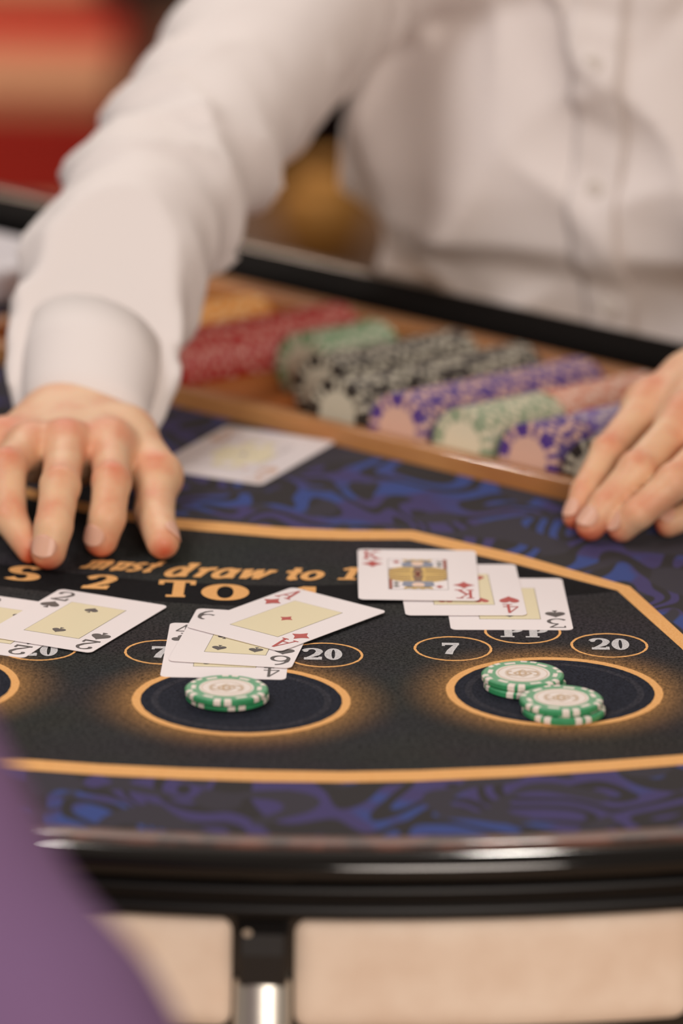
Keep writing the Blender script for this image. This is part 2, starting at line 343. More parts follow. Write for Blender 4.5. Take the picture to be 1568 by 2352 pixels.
# body of the table and foot
lathe('pedestal', [(0.0, TZ - 0.0205), (0.14, TZ - 0.0205), (0.14, TZ - 0.12), (0.12, TZ - 0.2), (0.11, 0.08), (0.34, 0.03), (0.36, 0.0), (0.0, 0.0)], table, LACQ, 48, cx=TCX - 0.05, cy=TCY - 0.45)

# ---- printed layout
Z1 = TZ + 0.00018
inner_far = [(-860, 1440), (-830, 1250), (-690, 1075), (-560, 965), (-450, 972), (-330, 1010), (-200, 1065), (-60, 1112), (77, 1147), (188, 1176), (300, 1198), (400, 1214), (650, 1236), (800, 1240), (940, 1240), (1180, 1295), (1417, 1357), (1484, 1418), (1564, 1490), (1640, 1575), (1700, 1660)]
outer_far = [(-895, 1440), (-862, 1240), (-705, 1050), (-562, 943), (-450, 952), (-330, 990), (-200, 1045), (-60, 1092), (77, 1126), (188, 1154), (300, 1176), (400, 1192), (650, 1213), (800, 1219), (948, 1220), (1190, 1275), (1446, 1348), (1517, 1412), (1586, 1475), (1665, 1560), (1730, 1650)]
inner_near = [(1700, 1719), (1568, 1735), (1400, 1748), (1180, 1762), (960, 1771), (784, 1774), (600, 1771), (420, 1766), (230, 1757), (60, 1745), (-140, 1727), (-330, 1700), (-500, 1667), (-690, 1622), (-830, 1545)]
outer_near = [(1730, 1739), (1568, 1757), (1400, 1771), (1180, 1785), (960, 1795), (784, 1798), (600, 1796), (420, 1790), (230, 1781), (60, 1769), (-140, 1750), (-345, 1722), (-510, 1690), (-708, 1645), (-866, 1560)]
P2 = lambda L: [tuple(W(*p)[:2]) for p in L]
CIRC = [(-205, 1572), (554, 1610), (1272.8, 1589.5)]; CC = [W(*c) for c in CIRC]
RO = 0.0545
CHAR = felt_charcoal([(c[0], c[1]) for c in CC], RO, 0.030)
pf, pn = P2(inner_far), P2(inner_near)
V, Fc = solid(pf + pn, Z1 - 0.00015, Z1); mesh('charcoal_field', V, Fc, table, CHAR)
def ribbon(name, A, B, z, m, closed=False):
    n = len(A); V = [(*a, z) for a in A] + [(*b, z) for b in B] + [(*a, z - 0.00015) for a in A] + [(*b, z - 0.00015) for b in B]; Fc = []
    for i in range(n if closed else n - 1):
        j = (i + 1) % n; Fc += [(i, j, n + j, n + i), (2 * n + i, 3 * n + i, 3 * n + j, 2 * n + j), (i, 2 * n + i, 2 * n + j, j), (n + i, n + j, 3 * n + j, 3 * n + i)]
    return mesh(name, V, Fc, table, m)
A_ = P2(outer_far) + P2(outer_near); B_ = P2(inner_far) + P2(inner_near)
ribbon('border_line', A_, B_, TZ + 0.00034, GOLD, closed=True)
def catmull(L, n=10):
    L = [L[0]] + L + [L[-1]]; out = []
    for i in range(1, len(L) - 2):
        p0, p1, p2, p3 = [np.array(q, float) for q in L[i - 1:i + 3]]
        for k in range(n):
            t = k / n; out.append(tuple(0.5 * ((2 * p1) + (-p0 + p2) * t + (2 * p0 - 5 * p1 + 4 * p2 - p3) * t * t + (-p0 + 3 * p1 - 3 * p2 + p3) * t ** 3)))
    return out + [tuple(L[-2])]
bt = catmull([(-300, 1225), (-60, 1287), (250, 1326), (500, 1343), (700, 1346), (900, 1340), (1040, 1329), (1110, 1308), (1180, 1300)], 6)
bb = catmull([(-300, 1290), (-60, 1338), (200, 1368), (480, 1389), (700, 1391), (900, 1386), (1100, 1378), (1300, 1369), (1412, 1359)], 6)
ribbon('lettering_band', P2(bt), P2(bb), TZ + 0.00034, BANDM)
def ring(name, c, ro, ri, z, m, n=96, jag=0.0):
    A = []; B = []
    for i in range(n):
        a = 2 * math.pi * i / n; j = jag * (random.random() - .5); k = jag * (random.random() - .5)
        A.append((c[0] + (ro + j) * math.cos(a), c[1] + (ro + j) * math.sin(a))); B.append((c[0] + (ri + k) * math.cos(a), c[1] + (ri + k) * math.sin(a)))
    return ribbon(name, A, B, z, m, True)
def disc(name, c, r, z, m, n=72):
    V, Fc = solid([(c[0] + r * math.cos(2 * math.pi * i / n), c[1] + r * math.sin(2 * math.pi * i / n)) for i in range(n)], z - 0.00012, z); return mesh(name, V, Fc, table, m)
DARKF = mat('navy_field', (44, 47, 58), 0.95, spec=0.1, noise=(800, (24, 26, 34), 0.35, 0.65))
for c in CC:
    disc('betting_field', c, RO - 0.002, TZ + 0.00030, DARKF)
    ring('betting_ring', c, RO, RO - 0.0042, TZ + 0.00046, GOLD, 120, 0.0003)
    ring('inner_ring', c, RO - 0.0095, RO - 0.0130, TZ + 0.00040, RINGM, 96)
# ---- glyphs as thick strokes; box 0..1 high
def stroke(pts, ws):
    pts = [np.array(p, float) for p in pts]; n = len(pts)
    if not hasattr(ws, '__len__'): ws = [ws] * n
    Lf = []; Rt = []
    for i in range(n):
        d = pts[min(i + 1, n - 1)] - pts[max(i - 1, 0)]; d /= (np.linalg.norm(d) + 1e-9); q = np.array([-d[1], d[0]]) * ws[i] / 2
        Lf.append(tuple(pts[i] + q)); Rt.append(tuple(pts[i] - q))
    return [[Lf[i], Lf[i + 1], Rt[i + 1], Rt[i]][::-1] for i in range(n - 1)]
def ell(cx, cy, rx, ry, a0, a1, n=20): return [(cx + rx * math.cos(math.radians(a0 + (a1 - a0) * i / n)), cy + ry * math.sin(math.radians(a0 + (a1 - a0) * i / n))) for i in range(n + 1)]
def bow(cx, cy, rx, ry, a0, a1, thin, thick, n=20):         # stroke that is thick at its sides
    p = ell(cx, cy, rx, ry, a0, a1, n); return stroke(p, [thin + (thick - thin) * abs(math.cos(math.radians(a0 + (a1 - a0) * i / n))) ** 1.5 for i in range(n + 1)])
def bar(x0, y0, x1, y1): return [[(x0, y0), (x1, y0), (x1, y1), (x0, y1)]]
def glyph(ch, w=0.16, t=0.06):
    g = []
    if ch == 'T': g = bar(.36, 0, .36 + w, 1) + bar(.02, 1 - t, .86, 1) + bar(.22, 0, .66, t) + bar(.02, .74, .02 + t, 1) + bar(.86 - t, .74, .86, 1); wd = .88
    elif ch in 'O0':
        rx = .46 if ch == 'O' else .30; g = bow(rx, .5, rx - w / 2, .5 - t / 2, 0, 360, t, w, 32); wd = 2 * rx
    elif ch == '1': g = bar(.18, 0, .18 + w, 1) + bar(.02, 0, .5, t) + stroke([(.02, .8), (.22, .96)], t * 1.2); wd = .52
    elif ch == '2': g = bow(.28, .70, .25, .27, 165, -10, t, w, 14) + stroke([(.52, .66), (.44, .46), (.24, .26), (.04, t / 2)], [w, w * .9, t * 1.3, t]) + bar(.02, 0, .58, w * .8) + bar(.58 - t * .8, 0, .62, .26) + [[(.02 + .08 * math.cos(a) + .04, .74 + .07 * math.sin(a)) for a in [math.pi * k / 5 for k in range(10)]]]; wd = .62
    elif ch == '7': g = bar(.02, 1 - w * .8, .6, 1) + bar(.02, .72, .02 + t, 1) + stroke([(.56, .95), (.42, .62), (.30, .3), (.24, 0)], [t, w * .8, w, w * 1.1]); wd = .62
    elif ch == 'P': g = bar(.12, 0, .12 + w, 1) + bar(.0, 0, .42, t) + bar(0, 1 - t, .3, 1) + bow(.34, .72, .24, .25, 90, -90, t, w, 14) + bar(.2, 1 - t, .34, 1) + bar(.2, .44, .34, .44 + t); wd = .68
    elif ch == 'S': g = bow(.28, .74, .22, .24, 30, 270, t, w, 14) + bow(.28, .27, .24, .24, 90, -150, t, w, 14); wd = .56
    elif ch == 'K': g = bar(.1, 0, .1 + w, 1) + bar(0, 0, .36, t) + bar(0, 1 - t, .36, 1) + stroke([(.18, .38), (.66, .97)], t) + stroke([(.32, .56), (.72, .02)], w) + bar(.5, 0, .9, t) + bar(.5, 1 - t, .84, 1); wd = .9
    elif ch == 'A': g = stroke([(.12, 0), (.44, 1)], t * 1.1) + stroke([(.44, 1), (.74, 0)], w) + bar(.2, .3, .64, .3 + t) + bar(0, 0, .28, t) + bar(.56, 0, .92, t); wd = .92
    elif ch == '3': g = bar(.04, 1 - t, .6, 1) + bar(.04, .82, .04 + t, 1) + stroke([(.58, .97), (.3, .6)], t * 1.2) + bow(.3, .3, .3, .28, 95, -150, t, w, 18); wd = .64
    elif ch == '4': g = bar(.42, 0, .42 + w, 1) + stroke([(.48, .98), (.04, .3)], t * 1.2) + bar(.02, .26, .74, .26 + t) + bar(.28, 0, .74, t); wd = .76
    elif ch == '6': g = bow(.32, .3, .28, .28, 0, 360, t, w, 24) + stroke(ell(.44, .42, .40, .56, 190, 95, 12), [w] * 5 + [t * 1.4] * 8); wd = .64
    elif ch == '9': return glyph('6', w, t)
    elif ch == 'o': g = bow(.27, .34, .22, .31, 0, 360, t, w, 24); wd = .54
    elif ch == 'd': g = bow(.24, .34, .2, .31, 0, 360, t, w, 24) + bar(.36, 0, .36 + w, 1) + bar(.28, 1 - t, .5, 1) + bar(.4, 0, .62, t); wd = .64
    elif ch == 'a': g = bow(.24, .34, .2, .31, 0, 360, t, w, 24) + bar(.36, 0, .36 + w, .68) + bar(.4, 0, .62, t); wd = .62
    elif ch == 'r': g = bar(.1, 0, .1 + w, .68) + bar(0, .68 - t, .2, .68) + stroke([(.2, .46), (.3, .62), (.46, .64)], [t, t * 1.3, w]); wd = .48
    elif ch == 'w': g = stroke([(.04, .68), (.2, .02)], w) + stroke([(.2, .02), (.38, .66)], t) + stroke([(.38, .68), (.54, .02)], w) + stroke([(.54, .02), (.74, .68)], t) + bar(0, .68 - t, .2, .68) + bar(.6, .68 - t, .84, .68); wd = .84
    elif ch == 't': g = bar(.14, .1, .14 + w, .92) + bar(0, .68 - t, .42, .68) + stroke([(.2, .12), (.3, .03), (.44, .08)], [w, t * 1.4, t]); wd = .44
    elif ch == 'u': g = bar(.1, .12, .1 + w, .68) + bar(.42, 0, .42 + w, .68) + stroke([(.17, .12), (.28, .03), (.46, .14)], [w * .8, t * 1.6, t]) + bar(0, .68 - t, .2, .68) + bar(.32, .68 - t, .5, .68); wd = .64
    elif ch == 'm': g = bar(.08, 0, .08 + w, .68) + bar(.38, 0, .38 + w, .5) + bar(.68, 0, .68 + w, .5) + stroke(ell(.3, .46, .15, .2, 170, 0, 8), t * 1.4) + stroke(ell(.6, .46, .15, .2, 170, 0, 8), t * 1.4) + bar(0, .68 - t, .16, .68) + bar(0, 0, .3, t); wd = .92
    elif ch == 's': g = bow(.22, .5, .15, .15, 30, 270, t, w, 10) + bow(.22, .18, .17, .16, 90, -150, t, w, 10); wd = .44
    else: wd = .3
    return g, wd
def text_at(name, s, px, py, hgt, wid, z, m, w=0.18, t=0.07, shear=0.0, slope=0.0, gapf=0.08, h=0.3):
    """word printed on the felt: baseline centre at a point, hgt = letter height (m), wid = horizontal stretch"""
    c = W(px, py); tot = 0; parts = []
    for ch in s:
        g, wd = glyph(ch, w, t); parts.append((g, tot)); tot += wd + gapf
    tot -= gapf; loops = []; cs, sn = math.cos(slope), math.sin(slope)
    for g, x0 in parts:
        for lp in g:
            q = []
            for x, y in lp:
                X = ((x + x0) - tot / 2) * hgt * wid + shear * y * hgt; Y = y * hgt
                q.append((c[0] + X * cs - Y * sn, c[1] + X * sn + Y * cs))
            loops.append(q)
    return tri_poly(name, loops, z, table, m)
ZT = TZ + 0.00052
text_at('letter', 'T', 402, 1373, 0.029, 0.80, ZT, GOLD, 0.26, 0.12, slope=-.02)
text_at('letter', 'O', 515, 1381, 0.028, 0.98, ZT, GOLD, 0.30, 0.12, slope=-.01)
text_at('letter', '1', 706, 1384, 0.026, 0.9, ZT, GOLD, 0.26, 0.12)
text_at('letter', '2', 214, 1354, 0.024, 0.95, ZT, GOLD, 0.26, 0.12, shear=.14, slope=-.10)
text_at('letter', 'S', 42, 1334, 0.024, 1.15, ZT, GOLD, 0.26, 0.12, slope=-.2)
text_at('word', 'draw', 492, 1329, 0.0245, 0.80, ZT, GOLD, 0.21, 0.17, shear=.30, slope=-.06)
text_at('word', 'to', 688, 1333, 0.022, 0.86, ZT, GOLD, 0.21, 0.17, shear=.22, slope=-.02)
text_at('word', '16', 826, 1334, 0.022, 0.90, ZT, GOLD, 0.22, 0.12, shear=.2)
text_at('word', 'must', 262, 1311, 0.0215, 0.66, ZT, GOLD, 0.21, 0.17, shear=.36, slope=-.14)
SMALL = [(88, 1490, 181, '20', 86, 1508), (375, 1499, 180, '7', 366, 1512), (558, 1462, 178, 'PP', 558, 1476), (744, 1505.5, 180, '20', 741, 1517), (1040, 1491, 180, '7', 1035, 1504), (1200, 1452, 177, 'PP', 1204, 1465.5), (1399, 1483.5, 178, '20', 1402, 1494), (-170, 1440, 178, 'PP', -170, 1452)]
for (cx, cy, wpx, s, tx, ty) in SMALL:
    c = W(cx, cy); r = np.linalg.norm(W(cx + wpx / 2, cy) - c)
    ring('side_ring', c, r, r - 0.0013, TZ + 0.00036, GOLD, 96, 0.0003)
    text_at('number' if s != 'PP' else 'letters', s, tx, ty, 0.0185, 0.82 if s != 'PP' else 0.92, TZ + 0.00040, WHITEP, 0.24, 0.10, shear=0.0)

# ------------------------------------------------------------------ playing cards
CARDW, CARDH, CT = 0.0635, 0.0885, 0.0003
CWHITE = mat('card_white', (236, 228, 228), 0.42, spec=0.4)
CYEL = mat('card_cream', (226, 214, 176), 0.42, spec=0.4); CLINE = mat('card_line', (70, 60, 48), 0.5)
CRED = mat('card_red', (176, 44, 36), 0.45); CBLK = mat('card_black', (44, 34, 34), 0.45)
CGOLD = mat('court_gold', (208, 172, 84), 0.45); CBLUE = mat('court_blue', (120, 128, 148), 0.45); CSKIN = mat('court_skin', (228, 196, 172), 0.45); CGLARE = mat('court_glare', (232, 222, 190), 0.45)
def rrect(wd, ht, r, n=6):
    p = []
    for cx, cy, a in ((wd / 2 - r, ht / 2 - r, 0), (-wd / 2 + r, ht / 2 - r, 90), (-wd / 2 + r, -ht / 2 + r, 180), (wd / 2 - r, -ht / 2 + r, 270)):
        for i in range(n + 1): b = math.radians(a + 90 * i / n); p.append((cx + r * math.cos(b), cy + r * math.sin(b)))
    return p
def pip_shape(s):                           # unit box -0.5..0.5, point up
    if s == 'diamond':
        o = []
        for (x0, y0), (x1, y1) in (((0, .5), (-.5, 0)), ((-.5, 0), (0, -.5)), ((0, -.5), (.5, 0)), ((.5, 0), (0, .5))):
            for k in range(5):
                t = k / 5; b = 1 - 0.22 * math.sin(math.pi * t); o.append(((x0 + (x1 - x0) * t) * b, (y0 + (y1 - y0) * t) * b))
        return [o]
    heart = []
    for k in range(36):
        t = 2 * math.pi * k / 36; heart.append((16 * math.sin(t) ** 3 / 34, (13 * math.cos(t) - 5 * math.cos(2 * t) - 2 * math.cos(3 * t) - math.cos(4 * t)) / 31 + .06))
    heart = heart[::-1]
    if s == 'heart': return [heart]
    stem = [(0.02, .1), (-.02, .1), (-.03, -.25), (-.13, -.48), (.13, -.48), (.03, -.25)]
    if s == 'spade': return [[(-x, -y * .82 + .09) for x, y in heart], stem]
    cl = lambda cx, cy: [(cx + .23 * math.cos(2 * math.pi * k / 16), cy + .23 * math.sin(2 * math.pi * k / 16)) for k in range(16)]
    return [cl(0, .25), cl(-.26, -.08), cl(.26, -.08), stem]
def place(loops, cx, cy, sx, sy, rot=False):
    out = []
    for lp in loops:
        q = [(x * sx, y * sy) for x, y in lp]
        if rot: q = [(-x, -y) for x, y in q]
        out.append([(cx + x, cy + y) for x, y in q])
    return out
def make_card(rank, suit, label, corners, h, order='TL', scale=1.0, tilt=(0, 0)):
    P = [W(*c, h) for c in corners]         # TL TR BR BL (TR may be missing)
    if len(P) == 3: P = [P[0], P[0] + P[2] - P[1], P[2], P[1]]
    cen = sum(P) / 4; ex = (P[1] - P[0]) + (P[2] - P[3]); ey = (P[0] - P[3]) + (P[1] - P[2])
    rz = (math.atan2(ex[1], ex[0]) + math.atan2(-ey[0], ey[1])) / 2
    t = thing('playing_card', label, 'card', (cen[0], cen[1], TZ + h * 0.001), rz, group='playing cards on the felt'); t.scale = (scale, scale, 1)
    t.rotation_euler = (tilt[0], tilt[1], rz)
    col = CRED if suit in ('heart', 'diamond') else CBLK
    V, Fc = solid(rrect(CARDW, CARDH, 0.0033), 0, CT); mesh('card_stock', V, Fc, t, CWHITE)
    z = CT + 0.00009
    if rank != 'K':
        tri_poly('frame_line', [[(-.0160, -.0268), (.0160, -.0268), (.0160, .0268), (-.0160, .0268)]], z - .00004, t, CLINE)
        tri_poly('centre_panel', [[(-.01575, -.02655), (.01575, -.02655), (.01575, .02655), (-.01575, .02655)]], z, t, CYEL)
    z += 0.00008; S = pip_shape(suit)
    lay = {'2': [(0, .0185), (0, -.0185)], '3': [(0, .0195), (0, 0), (0, -.0195)], '4': [(-.0095, .0190), (.0095, .0190), (-.0095, -.0190), (.0095, -.0190)], '6': [(-.0095, .0190), (.0095, .0190), (-.0095, 0), (.0095, 0), (-.0095, -.0190), (.0095, -.0190)], 'A': [(0, 0)], 'K': []}[rank]
    for (x, y) in lay: tri_poly('pip', place(S, x, y, .0080, .0086, y < -0.001), z, t, col)
    g, wd = glyph(rank, 0.13, 0.055)
    for r in (False, True):
        sg = -1 if r else 1
        gl = place([[(a - wd / 2, b - .5) for a, b in lp] for lp in g], sg * -.0240, sg * .0335, .0150 if wd < .7 else .0112, .0148, r)
        tri_poly('index', gl, z, t, col)
        tri_poly('corner_pip', place(S, sg * -.0240, sg * .0180, .0112, .0118, r), z, t, col)
    if rank == 'K':
        z = CT + 0.00009; pal = 'pale' in label
        cg, cb, cs_, cr, ck = (CGOLD, CBLUE, CSKIN, CRED, CBLK) if not pal else (CGLARE, CGLARE, CWHITE, mat('card_glare_red', (222, 190, 170), .4), CGLARE)  # far card: glare painted in as washed-out print colours
        if pal:
            for o in t.children: 
                if o.name.startswith(('index', 'corner_pip')): o.data.materials[0] = cr
        fr = [[(-.0158, -.0265), (.0158, -.0265), (.0158, -.0263), (-.0158, -.0263)], [(-.0158, .0263), (.0158, .0263), (.0158, .0265), (-.0158, .0265)], [(-.0158, -.0265), (-.0156, -.0265), (-.0156, .0265), (-.0158, .0265)], [(.0156, -.0265), (.0158, -.0265), (.0158, .0265), (.0156, .0265)]]
        tri_poly('frame_line', fr, z, t, CLINE)
        def both(name, loops, dz, m):
            tri_poly(name, loops, z + dz, t, m); tri_poly(name, [[(-x, -y) for x, y in lp] for lp in loops], z + dz, t, m)
        both('court_robe', [[(-.0155, 0), (.0155, 0), (.0150, .0095), (.0075, .0135), (-.0075, .0135), (-.0150, .0095)]], 0.00005, cg)
        both('court_stripe', [[(-.0155, .001 + k * .0034), (-.004, .0032 + k * .0034), (-.004, .0041 + k * .0034), (-.0155, .0021 + k * .0034)] for k in range(3)] + [[(.0155, .001 + k * .0034), (.0155, .0021 + k * .0034), (.004, .0041 + k * .0034), (.004, .0032 + k * .0034)] for k in range(3)] + [[(-.003, .001), (.003, .001), (.0018, .0125), (-.0018, .0125)]], 0.00010, (cg if pal else mat('court_brown', (122, 84, 44), 0.5)))
        both('court_collar', [[(-.0078, .0125), (.0078, .0125), (.0086, .0195), (.0050, .0225), (-.0050, .0225), (-.0086, .0195)]], 0.00010, cb)
        both('court_face', [[(.0034 * math.cos(k * math.pi / 8), .0188 + .0042 * math.sin(k * math.pi / 8)) for k in range(16)]], 0.00016, cs_)
        both('court_crown', [[(-.0072, .0226), (.0072, .0226), (.0078, .0258), (.0046, .0244), (.0022, .0260), (0, .0244), (-.0022, .0260), (-.0046, .0244), (-.0078, .0258)]], 0.00016, cg)
        both('court_trim', [[(-.0062, .0222), (.0062, .0222), (.0062, .0232), (-.0062, .0232)]] + [[(-.0150 + .0001, .0080), (-.0140, .0080), (-.0140, .0095), (-.0150, .0095)]], 0.0002, ck)
        both('court_panel', [[(.0138, .0100), (.0154, .0100), (.0154, .0262), (.0138, .0262)], [(-.0012, -.0012), (.0012, -.0012), (.0012, .0036), (-.0012, .0036)]], 0.00022, (cs_ if pal else mat('court_rust', (150, 62, 34), 0.5)))
        both('court_sceptre', [[(.0100, .0150), (.0132, .0150), (.0132, .0165), (.0100, .0165)], [(.0112, .0130), (.0120, .0130), (.0120, .0230), (.0112, .0230)], [(.0098, .0205), (.0134, .0205), (.0134, .0218), (.0098, .0218)]], 0.00022, (cs_ if pal else mat('court_grey', (112, 112, 106), 0.5)))
        both('pip', place(pip_shape('diamond'), -.0112, .0215, .0042, .0052), 0.00016, cr)
    return t
make_card('2', 'spade', 'playing card with a black two index, lying half beneath the two of spades', [(-32, 1365), (219.8, 1401), (52.3, 1512.7), (-200, 1476)], 0.3)
make_card('2', 'spade', 'two of spades lying askew beside the small ring at far left', [(128, 1352.5), (392.4, 1394.4), (211.7, 1501.4), (-42.5, 1457.9)], 1.0)
make_card('4', 'club', 'four of clubs, bottom card of the fan behind the lone chip pile', [(386.4, 1431.8), (368.6, 1553.2), (660.7, 1561.4)], 0.3)
make_card('6', 'spade', 'six of spades, middle card between the four of clubs and the ace', [(446, 1399), (384.6, 1515.7), (675.7, 1534.6)], 1.0)
make_card('A', 'diamond', 'ace of diamonds lying slantwise on top of the six of spades', [(670, 1351), (885, 1407), (647, 1494), (426, 1439)], 1.7)
make_card('3', 'spade', 'three of spades, lowest of the overlapping row under the four of hearts', [(1014.8, 1329), (1035.5, 1446), (1317.6, 1447.3)], 0.3)
make_card('4', 'heart', 'four of hearts between the king of diamonds and the three of spades', [(911.3, 1300.3), (930.2, 1410.5), (1209.8, 1410.5)], 1.0)
make_card('K', 'diamond', 'king of diamonds, topmost of the overlapping row near the gold line', [(817.9, 1262.7), (1096.8, 1267.5), (1101, 1378.5), (821.3, 1377)], 2.0)
make_card('K', 'heart', 'blurred face card, pale with painted-in glare, lying alone on the blue felt before the chip tray', [(520.4, 975.4), (766, 1018), (607.7, 1113.6), (341.6, 1077.8)], 0.3, scale=1.10)

# ------------------------------------------------------------------ chips
CHR, CHT = 0.0207, 0.0034
def chip_mesh(name, body, spot, label_m, emb, seg=72, detail=True):
    """chip lying flat, origin at its base: ridged body with twelve edge spots in pairs, inlay dashes, printed centre"""
    V = []; Fc = []; Mi = []
    prof = [(0.0, 0.0), (CHR - 0.0010, 0.0), (CHR, 0.0007), (CHR, CHT - 0.0007), (CHR - 0.0010, CHT), (CHR * 0.87, CHT), (CHR * 0.85, CHT), (CHR * 0.74, CHT), (CHR * 0.72, CHT), (CHR * 0.66, CHT + .00002), (CHR * 0.645, CHT - 0.0001), (0.0, CHT - 0.0001)]
    P = len(prof)
    for i in range(seg):
        a = 2 * math.pi * i / seg
        for r, z in prof: V.append((r * math.cos(a), r * math.sin(a), z))
    def isspot(i):
        k = (i * 72.0 / seg) % 12; return k in (1, 2) or k in (4, 5) if seg == 72 else False
    for i in range(seg):
        j = (i + 1) % seg; d = ((i + .5) * 360.0 / seg) % 60
        sp = (12 <= d < 21) or (27 <= d < 36)
        dash = d >= 43 or d < 5
        for q in range(P - 1):
            Fc.append((i * P + q, j * P + q, j * P + q + 1, i * P + q + 1))
            if q in (1, 2, 3, 4, 5) or (q == 0): mi = 1 if (sp and q >= 1) else 0
            elif q == 6: mi = 1 if dash else 0
            elif q in (7, 8): mi = 0
            elif q == 9: mi = 1
            else: mi = 2
            Mi.append(mi)
    me = bpy.data.meshes.new(name); me.from_pydata(V, [], Fc); me.materials.append(body); me.materials.append(spot); me.materials.append(label_m)
    for p, mi in zip(me.polygons, Mi): p.material_index = mi
    me.update(); return me
CG = mat('chip_green', (52, 152, 98), 0.42, spec=1.0, noise=(300, (42, 138, 86), 0.35, 0.65)); CWH = mat('chip_white', (232, 220, 210), 0.4); CLAB = mat('chip_label', (232, 222, 214), 0.4)
CEMB = mat('chip_emblem', (196, 164, 122), 0.4)
gm = chip_mesh('chip_body', CG, CWH, CLAB, None)
def chip(px, py, level, rz, label):
    c = W(px, py, level * CHT * 1000 + CHT * 1000)
    t = thing('casino_chip', label, 'chip', (c[0], c[1], TZ + 0.0006 + level * (CHT + 0.00005)), rz, 'green chips in the betting circles')
    link('chip_body', gm, t)
    z = CHT; loops = []
    for r in (0.60, 0.42): 
        A = [(CHR * r * math.cos(2 * math.pi * k / 48), CHR * r * math.sin(2 * math.pi * k / 48)) for k in range(49)]
        loops += stroke(A, 0.00022)
    tri_poly('label_rings', loops, z + 0.00005, t, CEMB)
    # emblem: diamond with a letter-like monogram and two scrolls
    e = stroke([(-.0045, 0), (0, .0052), (.0045, 0), (0, -.0052), (-.0045, 0)], .0009) + stroke([(-.0016, -.0024), (-.0016, .0024)], .0011) + stroke(ell(-.0014, 0, .0032, .0024, 90, -90, 8), .0010)
    e += stroke(ell(.0062, 0, .0016, .0030, -120, 120, 8), .0007) + stroke(ell(-.0062, 0, .0016, .0030, 60, 300, 8), .0007) + stroke(ell(0, .0, .0079, .0040, 200, 250, 5), .0006) + stroke(ell(0, 0, .0079, .0040, 20, 70, 5), .0006)
    tri_poly('emblem', [[(x * math.cos(-rz) - y * math.sin(-rz), x * math.sin(-rz) + y * math.cos(-rz)) for x, y in lp] for lp in e], z + 0.00007, t, CEMB)
    return t
R_ = math.radians
if True:
    chip(522, 1593, 0, R_(22), 'lower green and white chip of the pile in front of the four of clubs')
    chip(520, 1582, 1, R_(3), 'upper green and white chip of the pile in front of the four of clubs')
    chip(1205, 1567, 0, R_(-8), 'lower green and white chip of the rear pile in the circle at right')
    chip(1200, 1549, 1, R_(-3), 'upper green and white chip of the rear pile in the circle at right')
    chip(1294, 1625, 0, R_(-25), 'lower green and white chip of the front pile overlapping the gold ring')
    chip(1288.5, 1605, 1, R_(-40), 'upper green and white chip of the front pile overlapping the gold ring')

# ------------------------------------------------------------------ chip tray
WOOD = mat('tray_wood', (196, 142, 88), 0.4, noise=(9, (170, 112, 62), 0.35, 0.65), coat=0.3)
WOOD2 = mat('tray_bed_wood', (176, 104, 52), 0.45, noise=(12, (150, 84, 40), 0.35, 0.65))
ctr = UN(-2.13, (N_FRONT + N_BACK) / 2)
SINK = 0.010
tray = thing('chip_tray', 'tan wooden chip tray with round-bottomed rows, set at the dealer\'s edge of the table', 'tray', (ctr[0], ctr[1], TZ - SINK), YAW)
TU0, TU1 = -0.275, 0.42; TN = (N_BACK - N_FRONT) / 2 - 0.002
def tbox(name, u0, u1, n0, n1, z0, z1, m=WOOD, bev=0.0015): return box(name, (u0, n0, z0), (u1, n1, z1), tray, m, bev, 2)
tbox('front_board', TU0, TU1, -TN, -TN + 0.013, 0.0, 0.010 + SINK)
tbox('back_board', TU0, TU1, TN - 0.022, TN, 0.0, 0.027 + SINK)
tbox('side_board', TU0 - 0.013, TU0, -TN, TN, 0.0, 0.012 + SINK); tbox('side_board', TU1, TU1 + 0.013, -TN, TN, 0.0, 0.012 + SINK)
TILT = math.radians(-4.6)
TRM = Matrix.Translation(Vector((ctr[0], ctr[1], TZ - SINK))) @ Matrix.Rotation(YAW, 4, 'Z') @ Matrix.Translation(Vector((0, -TN, 0))) @ Matrix.Rotation(TILT, 4, 'X') @ Matrix.Translation(Vector((0, TN, 0)))
tray.matrix_world = TRM
PITCHC = 0.0465; U0C = -2.062 + 2.13 + 0.034                   # trough centre under the cream and green row
ks = [k for k in range(-20, 20) if TU0 + 0.023 < U0C + k * PITCHC < TU1 - 0.023]
V = []; Fc = []; prof = []
ua = U0C + (min(ks) - .5) * PITCHC; ub = U0C + (max(ks) + .5) * PITCHC
prof.append((TU0, 0.006))
for k in ks:
    c = U0C + k * PITCHC; prof.append((c - PITCHC / 2, 0.0065))
    for i in range(9): a = math.radians(200 + 140 * i / 8); prof.append((c + 0.0222 * math.cos(a), 0.0228 + 0.0222 * math.sin(a) * 0.98))
prof += [(ub, 0.0065), (TU1, 0.006)]
for n_ in (-TN + 0.013, TN - 0.022):
    for (u, z) in prof: V.append((u, n_, max(z, 0.0010)))
q = len(prof)
for i in range(q - 1): Fc.append((i, i + 1, q + i + 1, q + i))
mesh('trough_bed', V, Fc, tray, WOOD2, False)
